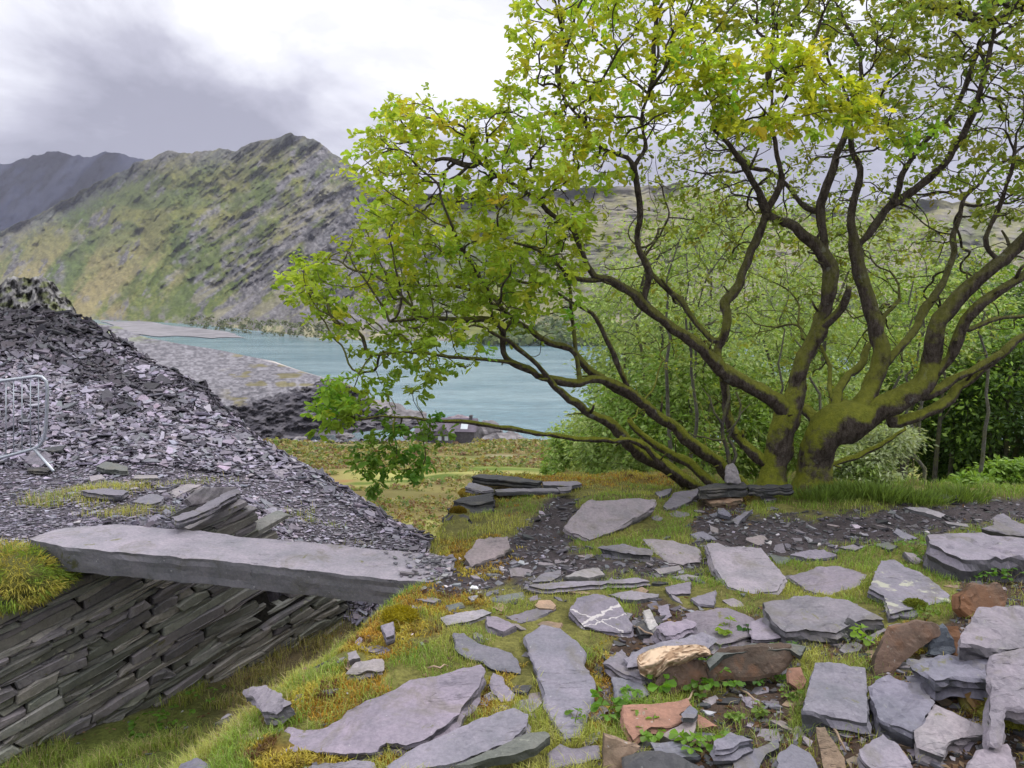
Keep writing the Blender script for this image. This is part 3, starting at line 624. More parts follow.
    slab('broken thin slab under the layered slab', [(654,569),(679,565),(682,569),(660,574)], .02, .015, (2,0), 'pale')
    slab('grey slab tucked against the right side of the big pink slab', [(769,554),(792,558),(785,564),(777,563.5)], .03, .012, (1,0), 'green')
    slab('purple slab with notched edge at the lower rim of the path', [(790,555),(804,550),(824,549),(837,556),(816,559)], .03, .025, (3,0), 'purple', rough=1.6)
    slab('small flat slab on the path above the lichen slab', [(873,544),(888,542),(898,546),(890,549.5)], .02, .012, (1,0), 'green')
    slab('grey slab on the path rim left of the small flat one', [(839,547),(853,544),(867,546),(855,550)], .03, .012, (1,0), 'grey')
    slab('large grey slab blotched with pale yellow lichen', [(877,569),(881,560),(894,559),(908,567),(929,577),(950,595),(949,601),(929,605),(908,609),(890,613),(884,595),(869,588)], .05, .05, (8,4), 'grey', 'lichen', dense=1.8)
    slab('massive thick slab at the right with a dark broken front', [(927,535),(951,534),(1000,532),(1045,538),(1070,552),(1024,556),(996,555),(972,557),(962,556),(945,551),(930,544)], .20, .17, (1,0), 'grey', dense=1.8, rough=1.3)
    slab('slab leaning against the back of the massive right slab', [(982,528),(994,525),(994,517),(1004,513),(1011,519),(1035,528),(1035,536),(1006,532)], .05, .14, (14,0), 'grey', Y=5.0)
    slab('long pale slab on the far rim of the dark path', [(904,507),(924,507),(946,514),(941,517),(922,512)], .03, .03, (3,0), 'pale')
    slab('narrow pale slab lying on the path behind the massive slab', [(944,521),(968,524),(969,527),(949,524)], .02, .02, (2,0), 'pale')
    slab('flat black slab lying at the foot of the pale bush', [(915,495),(959,494),(960,497.5),(918,498)], .05, .05, (0,0), 'dark')
    # --- right foreground pile
    slab('square-cut thick blue block in the right foreground', [(815,663),(839,663),(865,666),(867,683),(867,719),(837,714),(803,708),(808,687)], .11, .10, (5,0), 'blue', dense=1.8, rough=.8)
    slab('long layered slab leaning down to the right beside the square-cut block', [(868,685),(878,677),(889,675),(900,679),(922,681),(935,703),(922,721),(911,730),(891,725),(879,716)], .07, .10, (6,-6), 'blue', dense=1.6, rough=1.4)
    slab('pale lilac flaky slab below the long layered slab', [(935,703),(953,711),(970,720),(990,725),(990,731),(961,735),(948,742),(944,752),(920,742),(918,729),(926,718)], .05, .07, (10,4), 'pink', rough=1.6, dense=1.4)
    slab('lilac slab pointing up at the bottom edge right of the block', [(859,750),(883,733),(898,744),(911,762),(909,775),(885,780),(862,760)], .05, .05, (12,0), 'purple')
    slab('rusty brown slab standing on edge behind the layered slab', [(874,676),(876,655),(891,628),(918,621),(937,624),(944,633),(926,644),(902,663),(891,675)], .035, 0, col=(.15,.10,.075), mat='stain', upright=30, yaw=12, dense=1.5)
    slab('wedge-ended blue slab left of the tall right edge slab', [(908,657),(948,655),(994,656),(996,681),(957,677),(935,681),(922,670)], .08, .14, (4,0), 'blue', dense=1.5, rough=1.2)
    slab('large smooth slab high on the right pile', [(960,637),(979,605),(1024,609),(1056,615),(1056,640),(1024,646),(1010,648),(961,644)], .10, .20, (8,0), 'grey', dense=1.6)
    slab('purple slab steeply tilted at the right picture edge', [(992,655),(1010,650),(1060,638),(1060,715),(1005,706),(999,740),(990,742)], .06, .16, (24,-6), 'purple', dense=1.5, rough=1.2)
    slab('pale rounded slab in the bottom right corner', [(970,762),(979,751),(1007,742),(1010,753),(1016,776),(965,780)], .06, .07, (8,0), 'pink')
    slab('wedge of slate with yellow moss on top, right of the layered slab', [(965,694),(988,682),(991,687),(990,718),(977,716)], .05, 0, col=(.20, .19, .03), mat='rust', upright=48)
    slab('wide grey slab with undercut front above the square-cut block', [(763,600),(780,599),(807,594),(848,599),(869,610),(884,620),(857,620),(836,632),(810,629),(786,632),(775,622),(766,610)], .09, .09, (6,0), 'grey', dense=1.8)
    slab('small black wedge under the wide undercut slab', [(839,632),(851,619),(866,630),(857,640)], .04, 0, col='dark', upright=25)
    slab('curved brown stone standing under the massive right slab', [(961,596),(976,585),(988,587),(1000,583),(1008,597),(1003,612),(973,619),(961,608)], .05, 0, col='brown', mat='rust', upright=30)
    slab('small brown slate on edge beside the rusty standing slab', [(946,626),(958,626),(964,644),(958,656),(952,654)], .03, 0, col='brown', mat='rust', upright=35, yaw=-20)
    slab('small dark blue stone between two brown standing slates', [(932,640),(944,625),(954,640),(956,652),(948,656),(930,654)], .05, 0, col=(.10, .115, .14), upright=30)
    slab('thin strip of slate on edge above the rusty standing slab', [(863,639),(884,628),(888,629),(869,643)], .02, 0, col='pale', upright=50)
    slab('dark slab in the bottom corner left of the square-cut block', [(778,754),(792,742),(810,751),(818,768),(815,780),(778,780)], .05, .06, (12,0), 'blue')
    slab('long tan splinter of slate standing below the square-cut block', [(816,727),(825,727),(833,740),(845,758),(850,782),(826,782)], .03, 0, col='tan', mat='stain', upright=35)
    slab('orange slate fragment left of the square-cut block', [(789,669),(801,667),(807,680),(801,691),(789,682)], .03, 0, col='orange', mat='slate', upright=45)
    slab('flat blue piece with stone chips left of the dark corner slab', [(732,757),(753,749),(779,738),(779,747),(766,753),(756,772),(736,775)], .03, .03, (6,0), 'blue')
    slab('pointed dark-fronted slate in the herbs at the bottom', [(714,740),(731,731),(754,739),(740,742),(722,750),(715,750)], .05, .07, (2,0), 'blue')
    # --- the hollow with leafy plants
    slab('broad orange pink slab in the leafy hollow', [(623,705),(652,704),(672,701),(687,698),(690,705),(679,714),(685,718),(670,726),(648,729),(633,740),(624,722)], .04, .06, (10,0), 'orange', dense=1.4)
    slab('blue flake lying on the broad orange pink slab', [(681,714),(690,705),(698,711.5),(694,718),(683,718)], .02, .08, (12,0), 'blue')
    slab('small orange triangle right of the broad orange pink slab', [(698,714),(718,726),(698,728)], .03, .03, (10,0), 'orange')
    slab('dusty pink slab below the broad orange pink slab', [(661,734),(685,722),(697,719),(694,735),(676,740)], .03, .04, (10,0), 'mauve')
    slab('grey slab under the leaves in front of the dusty pink slab', [(650,742),(672,741),(690,745),(700,756),(680,757),(655,752)], .03, .03, (6,0), 'blue')
    slab('wide flat purple slab behind the tan lump', [(685,613),(727,607),(753,617),(760,635),(720,644),(696,634)], .05, .05, (3,0), 'purple', dense=1.4)
    slab('purple slab wedged under the wide undercut slab', [(751,620),(766,617),(782,636),(773,638),(753,638)], .04, .05, (3,0), 'purple')
    slab('dark-fronted block lying across the wide flat purple slab', [(655,624),(687,616),(697,623),(694,626),(666,636)], .06, .12, (4,0), 'purple', rough=1.4)
    slab('long stepped slab behind the tan lump', [(624,659),(644,646),(701,631),(714,639),(705,646),(670,647),(642,662),(628,665)], .05, .10, (4,-2), 'grey', dense=1.4, rough=1.5)
    slab('split layered slab under the long stepped slab', [(605,662),(622,647),(632,660),(652,674),(642,680),(622,672),(609,665)], .04, .06, (6,4), 'grey', rough=1.6)
    slab('lowest slab of the split pile left of the hollow', [(613,676),(639,682),(648,692),(638,697),(618,698)], .04, .03, (5,0), 'blue')
    slab('small square slab left of the wide flat purple slab', [(658,606),(668,604),(672,615),(662,621)], .03, .02, (4,0), 'purple')
    slab('brown faced slab standing at the back of the leafy hollow', [(707,670),(722,652),(753,647),(790,647),(792,658),(779,672),(753,677),(722,676),(709,676)], .04, 0, col='brown', mat='stain', upright=28, dense=1.6, Y=2.98)
    slab('thin grey slab capping the brown faced slab', [(706,660),(722,648),(753,643),(790,643),(806,646),(800,655),(790,649),(753,650),(724,654),(710,668)], .02, .16, (2,0), 'green', Y=3.02)
    slab('brown broken slate under the tan lump', [(655,684),(664,666),(690,660),(702,662),(706,680),(690,690),(668,694)], .05, 0, col='brown', mat='stain', upright=30, Y=2.92, rough=1.6)
    slab('white quartz stone beside the quartz-veined slab', [(643,610),(650,609),(654,617),(658,625),(650,629),(646,620)], .04, .06, (20,0), (.48, .46, .45))
    slab('dark chipped slate beside the white quartz stone', [(635,624),(643,620),(650,628),(655,634),(640,634)], .03, .04, (12,0), 'dark')
    # --- gully and bank
    slab('open-ended grey slab at the bottom of the gully', [(242,690),(262,686),(277,694),(287,701),(275,709),(262,711),(256,699)], .05, .07, (4,-8), 'grey', rough=1.3)
    slab('pale flat slab on the bank below the yellow moss', [(347,672),(356,661),(382,658),(382,668),(362,672)], .04, .04, (6,0), 'pale')
    slab('small stone in the bank just above the pale flat slab', [(347,652),(356,650),(360,657),(349,660)], .03, .05, (10,0), 'pale')
    slab('small grey stone under the yellow moss clump', [(381,624),(393,621),(394,634),(386,636)], .05, .08, (14,0), 'grey')
    slab('grey slab at the bottom edge below the biggest foreground slab', [(312,765),(351,759),(371,760),(375,778),(308,780)], .04, .04, (2,0), 'grey')
    slab('flat slab at the bottom left edge of the gully', [(165,775),(180,762),(197,757),(207,762),(204,780)], .05, .06, (4,0), 'blue')
    # --- stack at the far edge of the bank
    slab('long black beam of slate at the far edge above the lake', [(472,476),(480,474),(500,474),(542,481),(538,483),(500,479.5)], .06, .05, (0,0), 'dark', Y=6.6, rough=.7)
    slab('flat grey slab left under the black beam', [(464.5,487),(470,482),(490,487),(495,489),(483,491.6)], .04, .05, (2,0), 'grey', Y=6.35)
    slab('thin grey slab in the grass right of the black beam', [(542,481.5),(577,480.6),(582,483.4),(570,486),(544,485)], .03, .05, (1,0), 'grey', Y=6.6)
    slab('long flat slab sunk below the black beam', [(493,489),(514,488),(556,488),(560,490.5),(497,492)], .03, .03, (1,0), 'grey', Y=6.3)
    slab('small flat slab at the right end below the black beam', [(557,487),(572,486),(571,490),(560,491)], .02, .03, (1,0), 'grey', Y=6.35)
    slab('mossy top slate of the dark corner stack', [(452,500),(470,495),(492,492),(494,500),(475,505)], .06, .05, (2,0), 'dark', Y=6.0)
    slab('middle slate of the dark corner stack', [(447,508),(470,503),(490,502),(494,509),(468,514)], .06, .05, (2,0), 'dark', Y=5.85)
    slab('bottom slate of the dark corner stack', [(441,517),(450,514),(468,515),(470,519),(450,522)], .09, .05, (1,0), 'dark', Y=5.6)
    # --- top of the left bank, behind the bridge
    slab('sharp-edged capstone on the end of the dry stone wall', [(171,517),(190,511),(228,490),(238,488),(240,491),(205,511),(178,521)], .05, .10, (0,0), 'grey', Y=5.15)
    slab('square capstone behind the sharp-edged capstone', [(187,499),(204,488),(237,487.5),(216,501),(192,505)], .05, .08, (2,0), 'pale', Y=5.45)
    slab('flat slab left of the square capstone', [(131,501),(150,493),(164,496),(162,501),(150,504)], .05, .06, (3,0), 'grey')
    slab('long pale slab behind the flat slab on the left bank', [(162,493),(187,483),(201.6,484.5),(173,497)], .05, .06, (3,0), 'pale')
    slab('thin slab with dark shadowed edge on the slate waste', [(80,490),(110,488),(129,490),(122,496),(94,493)], .05, .07, (2,0), 'grey')
    slab('pale slab lying at the foot of the slate heap', [(96,466),(105,461),(127,466),(127,470),(105,469)], .05, .08, (4,0), 'green')
    slab('slab pinned under the foot of the steel barrier', [(28,467),(49,467),(56,468),(47,471),(29,470)], .05, .06, (0,0), 'dark')
    slab('slab lying flat behind the barrier foot', [(44.5,447),(66,445),(61,450.5),(47,451)], .06, .1, (3,0), 'dark')
    slab('rounded boulder-like slab under the barrier rail', [(24,462),(30,452),(42,449),(52,455),(50,464),(36,466)], .07, .08, (20,0), 'grey')
    slab('narrow pale slab end-on at the foot of the heap', [(134,475),(157,475),(158,478),(134,478)], .03, .05, (2,0), 'pale')
    slab('small tilted slab left of the narrow pale slab', [(89,476),(101,474),(105,477.5),(91,481)], .04, .05, (4,0), 'pale')
build_slabs()

def build_lump():
    # crumpled tan lump
    rg = np.random.default_rng(5); n = 90; m = 44
    u = np.linspace(0, 1, n); v = np.linspace(0, 1, m); U, Vv = np.meshgrid(u, v, indexing='ij')
    top = np.interp(u, [0, .15, .35, .5, .8, .93, 1], [657, 652, 648, 648, 646.5, 648, 652]); bot = np.interp(u, [0, .12, .25, .4, .6, .8, 1], [674, 679, 677, 667, 665, 658, 656])
    px = 640 + U*71; py = top[:, None]*(1-Vv) + bot[:, None]*Vv
    prof = np.sin(np.pi*np.clip(Vv, 0, 1)); Y0 = 2.97
    rid = np.clip(np.abs(fbm(U*4.5+Vv*1.6, Vv*1.8-U*1.5, 3, 4, .55)-.5)*4, 0, 1)
    yy = Y0 - .05*prof + .05*(1-Vv)*1 - (rid-.5)*.028
    Vt = P(px, py, yy); idx = np.arange(n*m).reshape(n, m)
    F = np.stack([idx[:-1, :-1], idx[:-1, 1:], idx[1:, 1:], idx[1:, :-1]], -1).reshape(-1, 4)
    back = Vt.copy(); back[..., 1] += .06*prof + .02; back[..., 2] -= .02*prof
    Vall = np.vstack([Vt.reshape(-1, 3), back.reshape(-1, 3)]); F2 = F[:, ::-1] + n*m
    rim = np.concatenate([idx[:, 0], idx[-1, 1:], idx[-2::-1, -1], idx[0, -2:0:-1]]); rn = np.roll(rim, -1)
    F3 = np.stack([rim, rn, rn+n*m, rim+n*m], -1)
    c = lerp(arr(.30, .20, .13)*np.ones((n, m, 3)), arr(.56, .42, .30), ss(.1, .6, rid)); c = np.vstack([c.reshape(-1, 3)]*2)
    o = obj('tan_rock', nmesh('tan_rock', Vall, [F, F2, F3], c, True), M['rock']); tag(o, 'crumpled tan lump lying over the broken slate edge', 'rock')
build_lump()

def build_bridge():
    root = slab('long slate slab bridging the gully on to the dry stone wall', [(29,538),(45,531),(66,526),(117,523),(180,529),(260,537),(400,550),(455,556),(452,575),(430,582),(399,580),(330,572),(219,560),(140,552),(62,546)], .15, 0, (0,2.6), (.335, .305, .365), name='slate_bridge', cat='slab bridge', Y=4.50, flat=True, dense=2.6, rough=.45)
    return root
BRIDGE = build_bridge()

def build_bridge_chips():
    rg = np.random.default_rng(45); N = 420; px = 458 - np.abs(rg.normal(0, 26, N)); py = rg.uniform(551, 583, N); keep = inpoly(px, py, [(380,549),(400,551),(453,557),(450,575),(430,580),(400,577)]); px, py = px[keep], py[keep]; N = len(px)
    mw = BRIDGE.matrix_world; n = np.array(mw.to_3x3() @ Vector((0, 0, 1))); c = np.array(mw.translation); C0 = np.array([0, 0, CAMZ]); pt = []
    for a, b in zip(px, py): d = ray(a, b); pt.append(C0 + d*(((c-C0)@n)/(d@n)) + n*.006)
    V, F, C = shards(np.array(pt), np.tile(n, (N, 1)), rg.lognormal(math.log(.028), .5, N).clip(.012, .09), rg.uniform(.08, .2, N), slatecol(N, rg, .4, 1.2), rg, .12)
    o = obj('bridge_chips', nmesh('bridge_chips', V, F, C), M['shard']); tag(o, kind='stuff')
# ------------------------------------------------------------------ dry stone wall
def wall_top(a):
    return np.interp(a, [-1.2, -.1, .25, .32, .95, 1.0, 1.60, 1.62, 1.80, 1.84, 2.05, 2.45, 2.6], [-.12, -.14, -.16, -.17, -.17, -.10, .09, .10, -.75, -.80, -.72, -.85, -1.2])
def wall_base(a): return np.interp(a, [-1.2, 0, 1.6, 2.5], [-1.32, -1.28, -1.22, -1.25])
def build_wall():
    root = empty('dry_stone_wall', (WA[0], WA[1], -1.2), 'dark dry stone wall of thin tilted slates lining the left of the gully', 'stone wall')
    rg = np.random.default_rng(21); inv = Vector((-WA[0], -WA[1], 1.2))
    def W3(a, b, d): return np.stack([WA[0]+WE[0]*a+WN[0]*d, WA[1]+WE[1]*a+WN[1]*d, b], -1) - np.array([WA[0], WA[1], -1.2])
    # packed earth and rubble core
    aa = np.linspace(-1.2, 2.5, 60); tp = wall_top(aa)-.05; V = np.vstack([W3(aa, np.full(60, -1.6), -.05), W3(aa, tp, -.05), W3(aa, tp, -.42), W3(aa, np.full(60, -1.6), -.42)]); i = np.arange(59)
    F = np.concatenate([np.stack([i+60*k, i+1+60*k, i+61+60*k, i+60+60*k], -1) for k in range(3)])
    core = obj('core', nmesh('core', V, [F], np.tile([.03, .028, .026], (240, 1)), False), M['ground'], root)
    ang = R(14); ca, sa = math.cos(ang), math.sin(ang); n = 0; v = -2.2; small = []
    while v < 1.4:
        hgt = float(np.clip(rg.lognormal(math.log(.038), .34), .020, .075)); u = -2.0 + rg.uniform(0, .2)
        while u < 3.2:
            L = float(np.clip(rg.lognormal(math.log(.30), .5), .08, .75)); um, vm = u+L/2, v+hgt/2
            a, b = um*ca - vm*sa, um*sa + vm*ca
            if -1.15 < a < 2.5 and wall_base(a)-.06 < b < wall_top(a)-.005 and not (1.66 < a < 1.86 and b > -.95):
                g = .002; k = 5; x0, x1 = u+g+rg.uniform(0, .012), u+L-g; y0, y1 = v+g*.7, v+hgt-g*.4
                # ends are broken off at an angle
                e0, e1 = rg.uniform(-.035, .035), rg.uniform(-.035, .035)
                xs = np.linspace(0, 1, k); up = np.stack([x0+e0+(x1+e1-x0-e0)*xs, y1+rg.normal(0, .004, k)], -1); dn = np.stack([x0+(x1-x0)*xs, y0+rg.normal(0, .004, k)], -1)
                up[0, 1] -= rg.uniform(0, .25)*hgt; up[-1, 1] -= rg.uniform(0, .3)*hgt; dn[0, 1] += rg.uniform(0, .12)*hgt; dn[-1, 1] += rg.uniform(0, .12)*hgt
                o2 = np.vstack([dn, up[::-1]]); nb = len(o2); c2 = o2.mean(0)
                d0 = rg.uniform(-.022, .022); tiltd = rg.normal(0, .012)
                def pts(o, d): return W3(o[:, 0]*ca-o[:, 1]*sa, o[:, 0]*sa+o[:, 1]*ca, d)
                df = d0 + tiltd*(o2[:, 0]-c2[0])/max(L, .1)*2 + rg.normal(0, .004, nb)
                inner = c2 + (o2-c2)*np.array([1-.008/L*2, .86])
                V = np.vstack([pts(inner, df+.006), pts(o2, df-.006), pts(o2, np.full(nb, -.16))])
                i = np.arange(nb); j = (i+1) % nb
                F = [np.stack([i, j, j+nb][:0] or [i+nb, j+nb, j, i], -1), np.stack([i+2*nb, j+2*nb, j+nb, i+nb], -1), np.array([i])]
                ctr = V.mean(0); me = nmesh('slate', V-ctr, F, None, False)
                o = obj('slate', me, M['wall_stone'], root, ctr)
                kk = rg.uniform(1.8, 3.5); base = np.array([(.088, .092, .080), (.105, .105, .098), (.085, .08, .085), (.125, .12, .11)][rg.integers(4)])*kk; o.color = (*base, 1); n += 1
            u += L
        v += hgt
    print('wall stones', n)
    return root
build_wall()

# ------------------------------------------------------------------ loose slate fragments
def shards(Pt, Nn, size, thick, colr, rg, tilt=.35, dip=None):
    """N irregular 5-sided flakes as one mesh's arrays"""
    N = len(Pt); k = 5; ang = np.sort(rg.uniform(0, 2*np.pi, (N, k)) * .35 + np.linspace(0, 2*np.pi, k, endpoint=False)[None]*1.0, 1)
    el = rg.uniform(.45, 1.0, N); r = rg.uniform(.75, 1.15, (N, k))
    lx = np.cos(ang)*r; ly = np.sin(ang)*r*el[:, None]
    n = Nn + rg.normal(0, 1, (N, 3))*tilt*(1 if np.isscalar(tilt) else 1); n /= np.linalg.norm(n, axis=1, keepdims=True)
    ref = rg.normal(0, 1, (N, 3))
    if dip is not None: ref = ref*.45 + dip
    x = ref - n*np.sum(ref*n, 1, keepdims=True); x /= np.linalg.norm(x, axis=1, keepdims=True); y = np.cross(n, x)
    s = size[:, None, None]*.5
    top = Pt[:, None] + (x[:, None]*lx[..., None] + y[:, None]*ly[..., None])*s + n[:, None]*(size*thick*.5)[:, None, None]
    bot = Pt[:, None] + (x[:, None]*lx[..., None]*.94 + y[:, None]*ly[..., None]*.94)*s - n[:, None]*(size*thick*.5)[:, None, None]
    V = np.concatenate([top, bot], 1).reshape(-1, 3); b = np.arange(N)[:, None]*2*k; i = np.arange(k); j = (i+1) % k
    FT = b + i[None]; Q = np.stack([b+i[None]+k, b+j[None]+k, b+j[None], b+i[None]], -1).reshape(-1, 4)
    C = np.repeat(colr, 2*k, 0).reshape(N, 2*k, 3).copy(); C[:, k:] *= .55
    return V, [Q, FT], C.reshape(-1, 3)
def slopes(x, y, e=.06):
    hx = (H(x+e, y)-H(x-e, y))/(2*e); hy = (H(x, y+e)-H(x, y-e))/(2*e); n = np.stack([-hx, -hy, np.ones_like(hx)], -1); return n/np.linalg.norm(n, axis=-1, keepdims=True)
def slatecol(N, rg, lo=.6, hi=1.3):
    base = np.array([(.24, .225, .265), (.225, .215, .255), (.27, .25, .28), (.15, .145, .165), (.20, .205, .225)])[rg.integers(0, 5, N)]
    return base*rg.uniform(lo, hi, (N, 1))*rg.normal(1, .03, (N, 3))
def build_scree():
    rg = np.random.default_rng(31)
    # candidates all over the heap and the waste ground on the left bank
    N = 270000; a = rg.uniform(-1.25, .10, N); y = np.exp(rg.uniform(math.log(4.6), math.log(15.6), N)); x = a*y; z = H(x, y); c = classes(x, y, z)
    pz = proj(x, y, z); keep = (c['left'] > .5) & (y < np.interp(a, _ca, _cy)+.05) & ~((c['q'] > -.12) & (c['s'] < 2.42))
    x, y, z, a = x[keep], y[keep], z[keep], a[keep]; px, py = proj(x, y, z); N = len(x)
    steep = 1-slopes(x, y, .4)[:, 2]; flat = ss(.05, .01, steep)*ss(9.6, 8.6, y)
    dark = np.maximum(ss(375, 335, py + (fbm(px/40, py/14, 55, 3)-.5)*55)*ss(210, 110, px), ss(.52, .6, fbm(px/60+py/50, py/12-px/45, 56, 4))*ss(455, 400, py)*ss(300, 200, px)*.9)
    sz = np.clip(rg.lognormal(math.log(.062), .5, N), .022, .24)*np.interp(y, [4.5, 7, 11, 16], [.5, .8, 1.15, 1.5]); sz = np.where(flat > .5, sz*.55, sz); sz = np.where(dark > .5, sz*1.12, sz)
    keep = rg.uniform(0, 1, N) < np.where(sz > .10, .75, .55); x, y, z, px, py, sz, dark, flat = (q[keep] for q in (x, y, z, px, py, sz, dark, flat)); N = len(x)
    n = slopes(x, y, .25); col = slatecol(N, rg, .45, 1.35)*np.array([1, .96, 1.05]); col = col*(1-dark*.72)[:, None]
    pt = np.stack([x, y, z + sz*.10 + rg.uniform(-.01, .035, N)*np.where(flat > .5, .2, 1)], -1)
    tl = np.where(flat > .5, .12, np.where(dark > .5, .36, .26))[:, None]
    V, F, C = shards(pt, n, sz, rg.uniform(.05, .13, N) + dark*.04, col, rg, tl, np.array([.8, -.5, -.25]))
    app = np.where((px > 0) & (px < 1024), sz/y, 0); order = np.argsort(-app*np.where(dark > .5, .85, 1)*(1-flat*.3)); big = np.zeros(N, bool); big[order[:290]] = True
    k = 10; Vr = V.reshape(N, k, 3); Cr = C.reshape(N, k, 3)
    i = np.arange(5); j = (i+1) % 5; Fq = np.stack([i+5, j+5, j, i], -1)
    for t in np.nonzero(big)[0]:
        me = nmesh('slate', Vr[t]-pt[t], [Fq, i[None]], Cr[t]); obj('slate', me, M['shard'], HEAP, pt[t])
    sm = ~big; m = sm.sum(); b = np.arange(m)[:, None]*k
    Fa = [(b[:, :, None]+Fq[None]).reshape(-1, 4), b+i[None]]
    o = obj('slate_chips', nmesh('slate_chips', Vr[sm].reshape(-1, 3), Fa, Cr[sm].reshape(-1, 3)), M['shard'], HEAP); tag(o, kind='stuff')
    print('scree', N)
build_scree()
def build_chips():
    # path chips and crumbs between the slabs
    rg = np.random.default_rng(41); N = 120000; y = np.exp(rg.uniform(math.log(2.2), math.log(9.0), N)); x = rg.uniform(-.8, 1.28, N)*y; z = H(x, y); c = classes(x, y, z)
    pr = c['path']*.9 + c['lit']*.34 + c['right']*ss(.5, .66, fbm(x*3, y*3, 47, 3))*.05 + c['gully']*.03; keep = rg.uniform(0, 1, N) < pr*.55*np.interp(y, [2, 5, 9], [.5, 1, 1]); x, y, z = x[keep], y[keep], z[keep]; N = len(x)
    px, py = proj(x, y, z)
    sz = np.clip(rg.lognormal(math.log(.026), .5, N), .01, .11); n = slopes(x, y, .1)
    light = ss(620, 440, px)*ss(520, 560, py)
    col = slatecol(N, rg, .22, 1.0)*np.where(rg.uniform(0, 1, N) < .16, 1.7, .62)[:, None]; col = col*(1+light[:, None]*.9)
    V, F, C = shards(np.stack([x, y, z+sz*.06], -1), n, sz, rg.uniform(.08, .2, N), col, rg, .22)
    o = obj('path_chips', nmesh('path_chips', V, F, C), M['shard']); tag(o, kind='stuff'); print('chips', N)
build_chips()
LANDMARKS = [(564,680,'long pointed grey slab'),(486,652,'leaf-shaped grey slab'),(390,710,'biggest foreground slab'),(500,687,'small rounded slab in moss'),(602,613,'quartz-veined slab'),(745,568,'big pink slab'),(828,580,'flat purple flaking slab'),(610,517,'wide pinkish hump slab'),(627,548,'thick edged hump slab'),(672,551,'layered cracked slab'),(588,583,'very long thin slab'),
  (488,548,'pinkish cracked slab'),(905,588,'lichen slab'),(985,545,'massive thick right slab'),(822,612,'wide undercut slab'),(838,690,'square-cut block'),(900,700,'long layered slab'),(945,728,'lilac flaky slab'),(910,648,'rusty standing slab'),(720,622,'wide flat purple slab'),(750,662,'brown faced slab'),(660,715,'broad orange pink slab'),(675,660,'tan lump'),(264,698,'open-ended gully slab'),(366,664,'pale flat bank slab'),(466,617,'pale streaked slab'),(733,750,'pointed dark-fronted slate'),(795,755,'dark corner slab'),(722,485,'dark block under the trunks'),(995,625,'large smooth right slab'),(704,598,'triangular grass slab'),(680,590,'four-sided purple slab'),(500,601,'thin turf slab by the bridge'),(985,600,'curved brown stone')]
